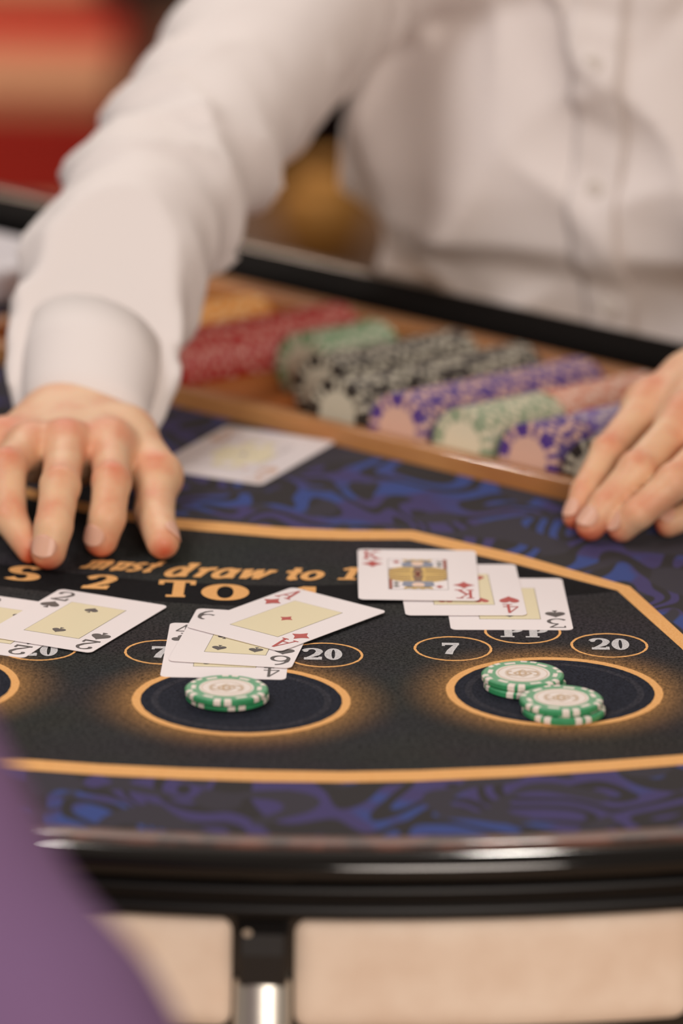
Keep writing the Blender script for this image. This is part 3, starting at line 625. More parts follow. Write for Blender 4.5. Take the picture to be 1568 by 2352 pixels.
def tchip(name, body, spot):
    """chip seen in a row, axis along +Y, spots alternate round the edge"""
    V = []; Fc = []; Mi = []; n = 36
    prof = [(0, 0), (CHR * .64, 0), (CHR - .0004, 0), (CHR, .0004), (CHR, CHT - .0004), (CHR - .0004, CHT), (CHR * .64, CHT), (0, CHT)]; P = len(prof)
    for i in range(n):
        a = 2 * math.pi * i / n
        for r, z in prof: V.append((r * math.cos(a), z, r * math.sin(a)))
    for i in range(n):
        j = (i + 1) % n; sp = (i % 6) in (1, 3)
        for k in range(P - 1):
            Fc.append((i * P + k + 1, j * P + k + 1, j * P + k, i * P + k)); Mi.append(1 if (k in (0, 6) or sp) else 0)
    me = bpy.data.meshes.new(name); me.from_pydata(V, [], Fc); me.materials.append(body); me.materials.append(spot)
    for p, mi in zip(me.polygons, Mi): p.material_index = mi
    me.update(); return me
cm = lambda n, c: mat(n, c, 0.35, spec=0.5)
KIND = {n: (tchip(n + '_chip', cm('chip_' + n, c1), cm('chip_spot_' + n, c2))) for n, c1, c2 in (
    ('red', (176, 18, 14), (214, 150, 138)), ('yellow', (226, 150, 60), (246, 210, 150)), ('mint', (122, 160, 120), (206, 206, 184)), ('black', (52, 46, 40), (190, 184, 164)),
    ('purple', (84, 58, 132), (216, 176, 156)), ('sage', (150, 164, 134), (222, 212, 184)), ('salmon', (214, 140, 112), (232, 204, 184)), ('lilac', (122, 100, 164), (206, 190, 190)))}
ROWS = [(-7, 'yellow', .03, .06, 8, 'yellow chip standing on edge in the corner row under the sleeve'),
        (-6, 'yellow', .02, .15, 30, 'yellow chip standing on edge in the row just behind the red one'),
        (-5, 'red', .008, .182, 48, 'red and pink chip in the long red row beside the yellow ones'),
        (-4, 'mint', .085, .155, 18, 'pale green and white chip standing on edge beside the red row'),
        (-3, 'black', .045, .182, 34, 'black and white chip in the row beside the pale green chips'),
        (-2, 'black', .003, .05, 12, 'black and white chip in the front bunch between black and purple rows'),
        (-2, 'black', .056, .18, 30, 'black and white chip in the rear bunch between black and purple rows'),
        (-1, 'purple', .0, .182, 48, 'purple and peach chip in the full row left of the cream ones'),
        (0, 'sage', .0, .075, 19, 'cream and sage chip in the front half of its row'),
        (0, 'salmon', .08, .182, 26, 'salmon and blush chip behind the cream and sage ones'),
        (1, 'purple', .001, .04, 10, 'purple and peach chip at the front of the row right of the cream ones'),
        (1, 'lilac', .045, .11, 16, 'lilac and bone chip in the middle of the row right of the cream ones'),
        (1, 'salmon', .112, .182, 18, 'salmon and blush chip at the back of the row right of the cream ones'),
        (2, 'black', .0, .055, 14, 'black and white chip beside the fingers of the far hand'),
        (2, 'lilac', .060, .13, 17, 'lilac and bone chip behind the black ones beside the far hand'),
        (3, 'black', .095, .14, 12, 'black and white chip in the last row behind the far hand')]
for (k, kind, n0, n1, cnt, lab) in ROWS:
    if k not in ks: continue
    me = KIND[kind]; step = max((n1 - n0) / cnt, CHT + 0.0002)
    for i in range(cnt):
        nn = -TN + 0.0142 + n0 + i * step
        if nn + CHT > TN - 0.0235: break
        o = bpy.data.objects.new('chip', me); COL.objects.link(o)
        o.matrix_world = TRM @ Matrix.Translation(Vector((U0C + k * PITCHC + RNG.uniform(-.0004, .0004), nn, 0.0224))) @ Matrix.Rotation(RNG.uniform(0, 6.28), 4, 'Y')
        tag(o, lab, 'chip', '%s chips in tray row %s' % (kind, 'abcdefghijklm'[k + 8]))
# white dealer button and the white cover at the left
bt_ = W(503, 690, -18)
lathe('dealer_button', [(0, 0), (0.015, 0), (0.017, .002), (0.017, .010), (0.014, .0125), (0, .013)], None, mat('ivory', (246, 226, 186), 0.35), 40, loc=(bt_[0], bt_[1], TZ - 0.0245))
tag(bpy.data.objects['dealer_button'], 'round ivory dealer button at the back corner of the chip tray', 'button')
c = W(-28, 622, 10)
V, Fc = solid([(x + (-.0 if 1 else 0), y) for x, y in rrect(0.11, 0.085, 0.02, 8)], 0, 0.026)
shoe = mesh('card_shoe', V, Fc, None, mat('white_plastic', (226, 222, 226), 0.3), False, loc=(c[0] - 0.012, c[1] + 0.0, TZ + 0.0006)); shoe.rotation_euler = (0, 0, YAW)
md = shoe.modifiers.new('bevel', 'BEVEL'); md.width = 0.008; md.segments = 4; md.limit_method = 'ANGLE'
tag(shoe, 'rounded white plastic card holder on the table edge behind the sleeve', 'holder')
# ------------------------------------------------------------------ the dealer
def chain(pts):                            # [(px, py, h mm, r mm)] -> world joints
    return [(W(p[0], p[1], p[2]), p[3] * 0.001) for p in pts]
WR_R = (193, 948, 40); WR_L = (1650, 862, 60)
FING_R = {'index': chain([(252, 1012, 45, 10.4), (256, 1108, 37, 10.2), (246, 1190, 22, 9.9), (232, 1240, 10.5, 9.2)]),
          'middle': chain([(152, 1015, 47, 10.6), (138, 1118, 38, 10.5), (123, 1210, 23, 10.2), (111, 1268, 10.5, 9.5)]),
          'ring': chain([(66, 1020, 45, 10.0), (14, 1078, 42, 10.6), (22, 1190, 22, 9.4), (68, 1262, 8.5, 7.4)]),
          'pinky': chain([(2, 1005, 42, 8.8), (-52, 1075, 34, 8.2), (-60, 1150, 20, 7.2), (-50, 1205, 9, 6.4)]),
          'thumb': chain([(290, 1005, 36, 12.0), (362, 1095, 28, 11.4), (354, 1178, 17, 10.8), (374, 1246, 10.5, 9.0)])}
FING_L = {'index': chain([(1492, 925, 50, 11), (1396, 1042, 36, 9.6), (1345, 1130, 21, 8.4), (1322, 1188, 10, 7.2)]),
          'middle': chain([(1580, 955, 54, 11), (1462, 1082, 36, 10.2), (1392, 1160, 20, 9.2), (1356, 1208, 10, 8.2)]),
          'ring': chain([(1660, 1000, 52, 10.5), (1548, 1108, 34, 9.8), (1466, 1178, 19, 8.8), (1428, 1212, 9.5, 8.0)]),
          'pinky': chain([(1730, 1050, 46, 9), (1650, 1135, 27, 8.4), (1590, 1180, 15, 7.6), (1534, 1203, 9.5, 7.4)]),
          'thumb': chain([(1610, 935, 52, 12), (1575, 1020, 40, 10), (1545, 1110, 26, 9), (1515, 1160, 15, 7.6)])}
def arm_axis(L): return [WY(px, py, Y) for px, py, Y in L]
wr = W(*WR_R); wl = W(*WR_L)
elb_r = WY(452, 345, wr[1] + .235); sh_r = WY(850, -190, wr[1] + .235 + .225)
elb_l = wl + np.array([0.165, 0.12, 0.105]); sh_l = elb_l + np.array([-0.03, 0.24, 0.12])
TC = np.array([0.196, 3.768]); TYAW = math.radians(-24)                     # torso column
cy_, sy_ = math.cos(TYAW), math.sin(TYAW)
def tloc(P):
    x = P[:, 0] - TC[0]; y = P[:, 1] - TC[1]; return x * cy_ + y * sy_, -x * sy_ + y * cy_, P[:, 2] - TZ
def palm(F, wpos, rad_w, back):
    prims = []
    for k in ('index', 'middle', 'ring', 'pinky'):
        p, r = F[k][0]; prims.append((wpos + (p - wpos) * 0.12 + np.array([(p - wpos)[0] * 0.35, 0, -.003]), p + np.array([0, 0, -.002]), rad_w, r * 1.02))
        prims.append((wpos + (p - wpos) * 0.3 + np.array([0, -.004, -.017 + back]), p + np.array([0, .004, -.014 + back]), rad_w * .8, r * .85))
    t = F['thumb']; prims.append((wpos + np.array([0, 0, -.010]), t[0][0] + np.array([0, 0, -.002]), rad_w * .95, t[0][1] * 1.05))
    prims.append((t[0][0], t[1][0], t[0][1] * 1.1, t[1][1] * 1.0)); prims.append((t[0][0], F['index'][0][0] + np.array([0, 0, -.014]), .010, .008))
    return prims
HANDS = [(FING_R, wr, elb_r), (FING_L, wl, elb_l)]
def union(P, prims, k, cen=None, rad=0):
    d = None
    if cen is not None:                     # leave out pieces that cannot matter in this block
        ds = [caps(cen[None], *q)[0] for q in prims]; m_ = min(ds); prims = [q for q, v in zip(prims, ds) if v - rad < m_ + rad + k * 2]
    for q in prims:
        v = caps(P, *q); d = v if d is None else smin(d, v, k)
    return d
BODY_PR = []
for F, wp, el in HANDS:
    pm = palm(F, wp, 0.0165, 0.0 if F is FING_R else 0.008)
    if F is FING_R:
        f1 = WY(205, 905, wr[1] + .030); f2 = WY(222, 835, wr[1] + .062); f3 = WY(280, 670, wr[1] + .115); pm += [(wp, f1, .0175, .020), (f1, f2, .020, .022), (f2, f3, .023, .029), (f3, el, .031, .037)]
    else: pm += [(wp + (el - wp) * .02, wp + (el - wp) * 0.35, .0185, .026), (wp + (el - wp) * 0.35, el, .031, .036)]
    fg = []
    for k in F:
        c = F[k]; pr = [(c[i][0], c[i + 1][0], c[i][1], c[i + 1][1]) for i in range(3)]
        for i in (1,): pr.append((c[i][0] + np.array([0, 0, .0008]), c[i][0] + np.array([0, 0.0005, .0008]), c[i][1] * (1.03 if i == 1 else .98), c[i][1] * (1.03 if i == 1 else .98)))
        fg.append((k, pr))
    BODY_PR.append((pm, fg))
TRUNK = [(elb_r, sh_r, .037, .048), (elb_l, sh_l, .037, .048), (sh_r, sh_l, .05, .05)] 
def trunk_sdf(P):
    x, y, z = tloc(P); r = np.sqrt((x / .125) ** 2 + (y / .085) ** 2); d = (r - 1) * .085
    return np.maximum(d, np.maximum(z - .26, -.30 - z))
def body_sdf(P):
    cen = P.mean(0); rad = np.linalg.norm(P - cen, axis=1).max()
    big = rad > 0.1; d = None
    for pm, fg in BODY_PR:
        if not big:
            allp = pm + [q for _, f_ in fg for q in f_]
            if min(caps(cen[None], *q)[0] for q in allp) > rad + .03: continue
        a = union(P, pm, .014, None if big else cen, rad); out = a
        for k, pr in fg:
            if not big and min(caps(cen[None], *q)[0] for q in pr) > rad + .02: continue
            f_ = union(P, pr, .0022); out = np.minimum(out, smin(a, f_, (.013 if k != 'thumb' else .010)))
        d = out if d is None else np.minimum(d, out)
    t = union(P, TRUNK, .02, None if big else cen, rad); t = smin(smin(t, trunk_sdf(P), .02), union(P, FACE, .006), .010)
    return t if d is None else smin(d, t, .006)
dealer = thing('person', 'dealer in a white button shirt leaning over the table, one hand spread on the felt', 'person', (TC[0], TC[1], 0.0))
fwd0 = np.array([sy_, -cy_, 0]); sd0 = np.array([cy_, sy_, 0]); base0 = np.array([TC[0], TC[1], TZ]); Z_ = np.array([0, 0, 1.0])
HC_ = base0 + fwd0 * .05 + Z_ * .525
TRUNK += [(base0 + Z_ * .24, HC_ - Z_ * .07 - fwd0 * .015, .060, .052), (HC_ + Z_ * .03, HC_ - Z_ * .01, .076, .078), (HC_ - Z_ * .03 + fwd0 * .015, HC_ - Z_ * .085 + fwd0 * .045, .060, .030)]
FACE = [(HC_ + fwd0 * .080 + Z_ * .012, HC_ + fwd0 * .106 - Z_ * .026, .007, .012)] + [(HC_ + sd0 * sg * .080 + Z_ * .02, HC_ + sd0 * sg * .078 - Z_ * .02, .011, .008) for sg in (-1, 1)] + [(HC_ + fwd0 * .062 + sd0 * sg * .03 - Z_ * .028, HC_ + fwd0 * .052 + sd0 * sg * .042 - Z_ * .02, .014, .012) for sg in (-1, 1)]
lo_ = [-0.40, 2.95, TZ - .32]; hi_ = [0.66, 4.05, TZ + .66]
Vb, Qb = surface_nets(body_sdf, lo_, hi_, 0.0019)
Vb = relax(Vb, Qb, 2)
Vb[:, 2] = np.where((Vb[:, 1] < 3.4) & (Vb[:, 2] < TZ + .0006), TZ + .0006, Vb[:, 2])
org = np.array([TC[0], TC[1], 0.0])
def skin_mat():
    m = bpy.data.materials.new('skin'); m.use_nodes = True; nt = m.node_tree; b = nt.nodes['Principled BSDF']; N = nt.nodes.new; L = nt.links.new
    at = N('ShaderNodeAttribute'); at.attribute_name = 'flush'; tc = N('ShaderNodeTexCoord'); n = N('ShaderNodeTexNoise'); n.inputs['Scale'].default_value = 55; n.inputs['Detail'].default_value = 3
    L(tc.outputs['Object'], n.inputs['Vector']); r = N('ShaderNodeMapRange'); r.inputs[1].default_value = .38; r.inputs[2].default_value = .66; r.inputs[3].default_value = -.08; r.inputs[4].default_value = .30; L(n.outputs['Fac'], r.inputs[0])
    ad = N('ShaderNodeMath'); ad.operation = 'ADD'; ad.use_clamp = True; L(at.outputs['Fac'], ad.inputs[0]); L(r.outputs[0], ad.inputs[1])
    mx = N('ShaderNodeMix'); mx.data_type = 'RGBA'; mx.inputs[6].default_value = (*lin((226, 184, 147)), 1); mx.inputs[7].default_value = (*lin((206, 96, 64)), 1)
    L(ad.outputs[0], mx.inputs[0]); L(mx.outputs[2], b.inputs['Base Color']); b.inputs['Roughness'].default_value = .48; b.inputs['Specular IOR Level'].default_value = .35
    b.inputs['Subsurface Weight'].default_value = .35; b.inputs['Subsurface Radius'].default_value = (1, .3, .15); b.inputs['Subsurface Scale'].default_value = .006
    n2 = N('ShaderNodeTexNoise'); n2.inputs['Scale'].default_value = 420; n2.inputs['Detail'].default_value = 3; bp = N('ShaderNodeBump'); bp.inputs['Strength'].default_value = .2; bp.inputs['Distance'].default_value = .0006
    L(tc.outputs['Object'], n2.inputs['Vector']); L(n2.outputs['Fac'], bp.inputs['Height']); L(bp.outputs[0], b.inputs['Normal']); return m
SKIN = skin_mat()
body = fast_mesh('body', Vb - org, Qb, dealer, SKIN)
fl = np.zeros(len(Vb))
hm = Vb[:, 1] < 3.36
Vh = Vb[hm]; fh = np.zeros(len(Vh))
for F, wp, el in HANDS:
    for k, c in F.items():
        up = np.array([0, -.3, 1.0]); up /= np.linalg.norm(up)
        for i, (amp, sg) in {0: (.34, .0095), 1: (.42, .0060), 2: (.22, .0045)}.items():
            if k == 'thumb' and i == 0: continue
            q = c[i][0] + up * c[i][1]; fh += amp * np.exp(-((Vh - q) ** 2).sum(1) / (2 * sg * sg))
        q = c[3][0] + (c[3][0] - c[2][0]) * .4; fh += 1.0 * np.exp(-((Vh - q) ** 2).sum(1) / (2 * .0065 ** 2))
        # sides of the fingers are redder than their backs
        a, b_ = c[0][0], c[3][0]
fl[hm] = np.clip(fh, 0, 1)
at_ = body.data.attributes.new('flush', 'FLOAT', 'POINT'); at_.data.foreach_set('value', fl.astype(np.float32))
# finger nails
NAIL = mat('nail', (228, 172, 148), 0.38, spec=0.35, sss=.2)
def nail(c, wdt, lng, side=None):
    a, b_ = c[2][0], c[3][0]; d = b_ - a; d /= np.linalg.norm(d)
    up = np.array([0, -.25, 1.0]) if side is None else np.array(side, float); up -= d * (up @ d); up /= np.linalg.norm(up); s = np.cross(d, up)
    rr = c[3][1]; cen = b_ - d * rr * .18; V = []; Fc = []; nu, nv = 10, 10
    for i in range(nu + 1):
        for j in range(nv + 1):
            u = (i / nu * 2 - 1); v = (j / nv * 2 - 1)
            uu = u * math.sqrt(max(0, 1 - .5 * v * v)); vv = v * math.sqrt(max(0, 1 - .5 * u * u))
            th = uu * wdt; l = vv * lng
            dn = max(0, l) ** 2 * 22
            hgt_ = (rr + (c[2][1] - rr) * max(0, -(l - rr * .18)) / np.linalg.norm(b_ - a)) * 1.0 + .00045 - dn * .5
            V.append(cen + d * l + s * math.sin(th) * hgt_ + up * math.cos(th) * hgt_ - org)
    for i in range(nu):
        for j in range(nv): Fc.append((i * (nv + 1) + j, (i + 1) * (nv + 1) + j, (i + 1) * (nv + 1) + j + 1, i * (nv + 1) + j + 1))
    o = mesh('nail', V, Fc, dealer, NAIL, True); md = o.modifiers.new('thick', 'SOLIDIFY'); md.thickness = .0005; md.offset = 0
    return o
for sg in (-1, 1):                        # face: eyes, lips and hair
    for nm, m_, r_, off in (('eye', mat('eye_white', (232, 228, 222), .2), .0120, .0605), ('iris', mat('eye_brown', (58, 36, 22), .2), .0056, .0680)):
        c = HC_ + sd0 * sg * .032 + fwd0 * off + Z_ * .012 - org; prims_ = [(c, c + Z_ * 1e-5, r_, r_)]
        bm = bmesh.new(); bmesh.ops.create_uvsphere(bm, u_segments=20, v_segments=12, radius=r_); me = bpy.data.meshes.new(nm); bm.to_mesh(me); bm.free(); link(nm, me, dealer, m_, c, True)
def hair_sdf(P):
    d = union(P, [(HC_ + Z_ * .042 - fwd0 * .012, HC_ + Z_ * .0 - fwd0 * .022, .084, .084)], .01)
    f_ = (P - HC_) @ fwd0; u_ = (P - HC_) @ Z_
    return np.maximum(d, np.maximum(f_ * .8 - u_ - .0 + .010 - .055, -(u_ + .055 - f_ * .3)))
v_, q_ = surface_nets(hair_sdf, HC_ - .13, HC_ + .15, .004, 8); fast_mesh('hair', relax(v_, q_, 1) - org, q_, dealer, mat('hair_brown', (50, 34, 24), .6, bump=(120, .5, .003)))
mc = HC_ + fwd0 * .074 - Z_ * .058; v_, q_ = surface_nets(lambda P: union(P, [(mc - sd0 * .022 - fwd0 * .006, mc + fwd0 * .004, .004, .0062), (mc + fwd0 * .004, mc + sd0 * .022 - fwd0 * .006, .0062, .004)], .002), mc - .04, mc + .04, .0018, 8); fast_mesh('lips', v_ - org, q_, dealer, mat('lips', (180, 96, 84), .5))
nail(FING_R['index'], .80, .0058, (-.25, -.45, 1)); nail(FING_R['middle'], .80, .0062, (-.15, -.5, 1)); nail(FING_R['thumb'], .75, .0065, (.9, -.5, .55))
nail(FING_L['index'], .75, .0055, (-.6, -.5, .8)); nail(FING_L['middle'], .8, .0062, (-.35, -.5, 1)); nail(FING_L['ring'], .8, .0060, (-.35, -.5, 1)); nail(FING_L['pinky'], .8, .0048, (-.3, -.4, 1))

# ---- shirt
def vnoise(P, sc, seed):
    """smooth value noise"""
    q = P * sc; i = np.floor(q).astype(np.int64); f_ = q - i; f_ = f_ * f_ * (3 - 2 * f_); out = 0
    for a in (0, 1):
        for b in (0, 1):
            for c in (0, 1):
                h = ((i[:, 0] + a) * 374761393 + (i[:, 1] + b) * 668265263 + (i[:, 2] + c) * 2147483647 + seed * 974711) & 0x7fffffff
                h = (h ^ (h >> 13)) * 1274126177 & 0x7fffffff; h = (h ^ (h >> 16)) / 0x7fffffff
                out = out + h * (f_[:, 0] if a else 1 - f_[:, 0]) * (f_[:, 1] if b else 1 - f_[:, 1]) * (f_[:, 2] if c else 1 - f_[:, 2])
    return out * 2 - 1
dirw = (elb_r - wr) / np.linalg.norm(elb_r - wr)
cuff0 = wr + dirw * (.012); cuff1 = wr + dirw * .052
def SL(px, py, Y, r): return (WY(px, py, Y), r)
def on_arm(px, py, t):                      # point of the arm axis seen at a pixel, depth from arm fraction
    return WY(px, py, t)
Yw, Ye, Ys = wr[1], elb_r[1], sh_r[1]
SLEEVE = [(on_arm(210, 885, Yw + .026), .0455), (on_arm(216, 785, Yw + .055), .050), (on_arm(262, 640, Yw + .105), .0515), (on_arm(350, 470, Yw + .175), .0505), (on_arm(450, 330, Ye + .01), .052), (on_arm(565, 170, Ye + .09), .0535), (on_arm(680, 10, Ye + .16), .058), (on_arm(860, -190, Ys + .02), .075)]
SLP = [(SLEEVE[i][0], SLEEVE[i + 1][0], SLEEVE[i][1], SLEEVE[i + 1][1]) for i in range(len(SLEEVE) - 1)]
SL_L = [(wl + (elb_l - wl) * .45, elb_l, .043, .056), (elb_l, sh_l, .058, .072)]
INNER = [(elb_r, sh_r, .041, .052), (WY(275, 660, wr[1] + .11), elb_r, .036, .041), (sh_r, sh_l, .064, .064)]
cum = [0]
for s_ in SLP: cum.append(cum[-1] + np.linalg.norm(s_[1] - s_[0]))
VIEW = np.array([0, 1.0, -.3]); VIEW /= np.linalg.norm(VIEW)
def fold(t, w=.5):                          # soft ridges, sharp valleys
    return 1 - 2 * np.abs(np.sin(t)) ** .8
def torso_sdf(P):
    x, y, z = tloc(P)
    a = .180 + .012 * np.clip(z / .3, -1, 1) - .01 * np.exp(-((z - .02) / .05) ** 2); b = .135 + .03 * np.clip((z) / .3, -.5, 1) + .026 * np.clip((z - .020) / .02, 0, 1) * np.clip(1.6 - z / .12, 0, 1)
    r = (np.abs(x / a) ** 2.3 + np.abs(y / b) ** 2.3) ** (1 / 2.3); d = (r - 1) * .115
    return np.maximum(d, np.maximum(z - .34, -.36 - z))
def shirt_sdf(P, folds=True):
    # arm coordinate
    best = None; s = None; side = None
    for i, q in enumerate(SLP):
        a, b = q[0], q[1]; ab = b - a; L_ = np.linalg.norm(ab); t = np.clip(((P - a) @ ab) / (L_ * L_), 0, 1); c = P - a - t[:, None] * ab
        dd = np.linalg.norm(c, axis=1) - (q[2] + (q[3] - q[2]) * t)
        sd = np.cross(ab / L_, VIEW); sc = c @ sd
        if best is None: best = dd.copy(); s = cum[i] + t * L_; side = sc; u1 = dd
        else:
            m_ = dd < best; s = np.where(m_, cum[i] + t * L_, s); side = np.where(m_, sc, side); best = np.minimum(best, dd); u1 = smin(u1, dd, .012)
    d = u1
    if folds:
        n1 = vnoise(P, 16, 3); n2 = vnoise(P, 34, 5); n3 = vnoise(P, 9, 8)
        env = np.clip((s + .0) / .04, .25, 1)
        ph = (s * 1.0 + side * 0.55) * 62 + n1 * 2.4 + n3 * 2.0
        ph2 = (s * 1.0 - side * 1.1) * 44 + n3 * 3.0 + 1.3
        d = d + env * (-.0050 * fold(ph) * (.55 + .5 * n2) - .0056 * fold(ph2) * (.5 + .6 * n1) - .003 * n3)
    d = smin(d, union(P, INNER, .01), .008)
    l = union(P, SL_L, .02)
    t = torso_sdf(P)
    if folds:
        x, y, z = tloc(P); m1 = vnoise(P, 7, 11); m2 = vnoise(P, 15, 12); m3 = vnoise(P * np.array([1.6, 1.6, .5]), 14, 13)
        t = t - .018 * m1 - .008 * m3 - .0085 * fold((x * 1.0 + z * .45) * 30 + m1 * 3) * (.4 + .7 * m2) - .0095 * fold((z * 1.0 - x * .9) * 24 + m1 * 2.5) * (.3 + .6 * m3)
    return smin(smin(d, t, .012), l, .02)
CUT0 = WY(208, 895, Yw + .028); CUTN = np.array([0, .78, -.62])
def shirt_open(P):
    d = shirt_sdf(P); near = P[:, 1] < Ye; cutd = -((P - CUT0) @ CUTN); return np.where(near & (P[:, 0] < .05), np.maximum(d, cutd), d)
Vs, Qs = surface_nets(shirt_open, [-0.36, 3.05, TZ - .38], [0.62, 4.12, TZ + .38], 0.0042, 10)
Vs = relax(Vs, Qs, 2)
_n = Vs[:, 0] * NN[0] + Vs[:, 1] * NN[1]; _in = (_n < N_BACK + .085)      # cloth rests on what lies under it
_fl = np.where(_n < N_FRONT - .004, TZ + .0012, np.where(_n < N_FRONT + .016, TZ + .0150, np.where(_n < N_BACK - .022, TZ + .0360, TZ + .0165)))
Vs[:, 2] = np.where(_in & (Vs[:, 0] < .12) & (Vs[:, 2] < _fl), _fl, Vs[:, 2])
SHIRT = mat('shirt_cotton', (231, 223, 219), 0.85, spec=0.15, sss=0.0, bump=(900, 0.12, 0.0008))
shirt = fast_mesh('shirt', Vs - org, Qs, dealer, SHIRT); shirt['label'] = 'white long-sleeved cotton shirt'
# cuff: open band round the wrist
def tube(name, rings, parent, m, n=64, sub=1):
    """rings: list of (centre, axis u, axis v) ellipses; closed loop of rings makes a thick band"""
    V = []; Fc = []
    for c, u, v in rings:
        for k in range(n): a = 2 * math.pi * k / n; V.append(c + u * math.cos(a) + v * math.sin(a) - org)
    R = len(rings)
    for i in range(R):
        for k in range(n): Fc.append((i * n + k, i * n + (k + 1) % n, ((i + 1) % R) * n + (k + 1) % n, ((i + 1) % R) * n + k))
    return mesh(name, V, Fc, parent, m, True)
sx = np.cross(dirw, [0, 0, 1.0]); sx /= np.linalg.norm(sx); sz = np.cross(sx, dirw)
def cring(px, py, Y, a, b, tilt=0.0, lift=0.0):
    c = WY(px, py, Y); ax = dirw * math.cos(tilt) + sz * math.sin(tilt); zz = np.cross(sx, ax); zz /= np.linalg.norm(zz); return (c + np.array([0, 0, lift]), sx * a, zz * b)
T0 = math.radians(8)
cuff_rings = [cring(195, 966, Yw - .004, .0355, .0245, T0), cring(198, 925, Yw + .010, .0365, .0275, T0), cring(206, 860, Yw + .034, .0395, .0335, 0), cring(212, 800, Yw + .058, .041, .037, 0),
              cring(212, 800, Yw + .058, .039, .035, 0), cring(206, 860, Yw + .034, .0375, .0315, 0), cring(198, 925, Yw + .010, .0345, .0255, T0), cring(195, 966, Yw - .004, .0340, .0230, T0)]
tube('cuff', cuff_rings, dealer, SHIRT)
tube('collar', [(base0 + Z_ * z + fwd0 * f_ - 0, sd0 * a, (fwd0 * b + Z_ * -.012)) for z, f_, a, b in ((.325, .005, .078, .078), (.372, .010, .070, .070), (.376, .010, .067, .067), (.325, .005, .074, .074))], dealer, SHIRT)
# placket and buttons laid on the front of the shirt
def front_hit(lx, z):
    o = np.array([TC[0] + lx * cy_, TC[1] + lx * sy_, TZ + z]); n_ = np.array([sy_, -cy_, 0.0]); p = o + n_ * .32
    for _ in range(60):
        d = shirt_sdf(p[None])[0]
        if d < .0003: break
        p = p - n_ * d * .7
    return p, n_
PX = 0.021
V = []; Fc = []; rows = 70; cols = 6
for i in range(rows + 1):
    z = -.04 + .36 * i / rows; c, n_ = front_hit(PX, z)
    for j in range(cols + 1):
        u = (j / cols * 2 - 1); xx = PX + u * .0150 + .0012 * math.sin(z * 60); p, n_ = front_hit(xx, z)
        puck = .0011 * math.sin(z * 210 + 2.2 * math.sin(z * 37) + u * 1.2) * (1 - .3 * abs(u))
        V.append(p + n_ * (.0032 + puck) - org)
for i in range(rows):
    for j in range(cols): Fc.append((i * (cols + 1) + j, i * (cols + 1) + j + 1, (i + 1) * (cols + 1) + j + 1, (i + 1) * (cols + 1) + j))
pk = mesh('placket', V, Fc, dealer, SHIRT, True); md = pk.modifiers.new('thick', 'SOLIDIFY'); md.thickness = .004; md.offset = 0
for z in (.005, .085, .165, .245):
    p, n_ = front_hit(PX, z); p = p + n_ * .0058; V = []; Fc = []
    e1 = np.array([-n_[1], n_[0], 0]); e2 = np.array([0, 0, 1.0])
    for rr, dd in ((.0, .0011), (.0028, .0012), (.0045, .0022), (.0055, .0014), (.0055, -.0010)):
        for k in range(20): a = 2 * math.pi * k / 20; V.append(p + e1 * rr * math.cos(a) + e2 * rr * math.sin(a) + n_ * dd - org)
    for q in range(4):
        for k in range(20): Fc.append((q * 20 + k, q * 20 + (k + 1) % 20, (q + 1) * 20 + (k + 1) % 20, (q + 1) * 20 + k))
    mesh('button', V, Fc, dealer, mat('button_white', (224, 216, 208), .3), True)
# trousers, legs and the stool he sits on, below the table top
def blob(name, prims, k, lo, hi, h, parent, m, o=None, extra=None):
    f_ = lambda P: (union(P, prims, k) if extra is None else extra(P, union(P, prims, k)))
    v, q = surface_nets(f_, lo, hi, h, 8); v = relax(v, q, 2); return fast_mesh(name, v - (org if o is None else o), q, parent, m)
hip = np.array([TC[0], TC[1] + .03, TZ - .30]); fwd = np.array([sy_, -cy_, 0]); sdv = np.array([cy_, sy_, 0])
legs = [(hip - sdv * .08, hip + sdv * .08, .13, .13)]
shoes = []
for sg in (-1, 1):
    kn = hip + sdv * sg * .13 + fwd * .22 + np.array([0, 0, .0]); ft = kn + np.array([0, 0, -.42]) - fwd * .02
    ft[2] = .09
    legs += [(hip + sdv * sg * .09, kn, .095, .065), (kn, ft, .062, .05)]; shoes.append(ft)
blob('trousers', legs, .03, [-.25, 3.3, .02], [.62, 4.15, TZ - .14], .012, dealer, mat('black_trousers', (24, 22, 24), .8))
for ft in shoes:
    blob('shoe', [(ft + np.array([0, 0, -.05]), ft + fwd * .15 + np.array([0, 0, -.055]), .04, .033)], .01, ft - .25, ft + .25, .009, dealer, mat('black_shoe', (14, 12, 12), .3), None, lambda P, d: np.maximum(d, .004 - P[:, 2]))
stool = thing('bar_stool', 'dark round stool beneath the dealer behind the table', 'stool', (hip[0], hip[1] + .02, 0))
lathe('seat', [(0, .30), (.17, .30), (.185, .32), (.185, .35), (.16, .365), (0, .368)], stool, mat('stool_vinyl', (40, 14, 14), .4), 48)
lathe('post', [(0, .02), (.03, .02), (.03, .30), (0, .30)], stool, STEEL, 24); lathe('base', [(0, 0), (.22, 0), (.21, .015), (.04, .03), (0, .03)], stool, STEEL, 48)

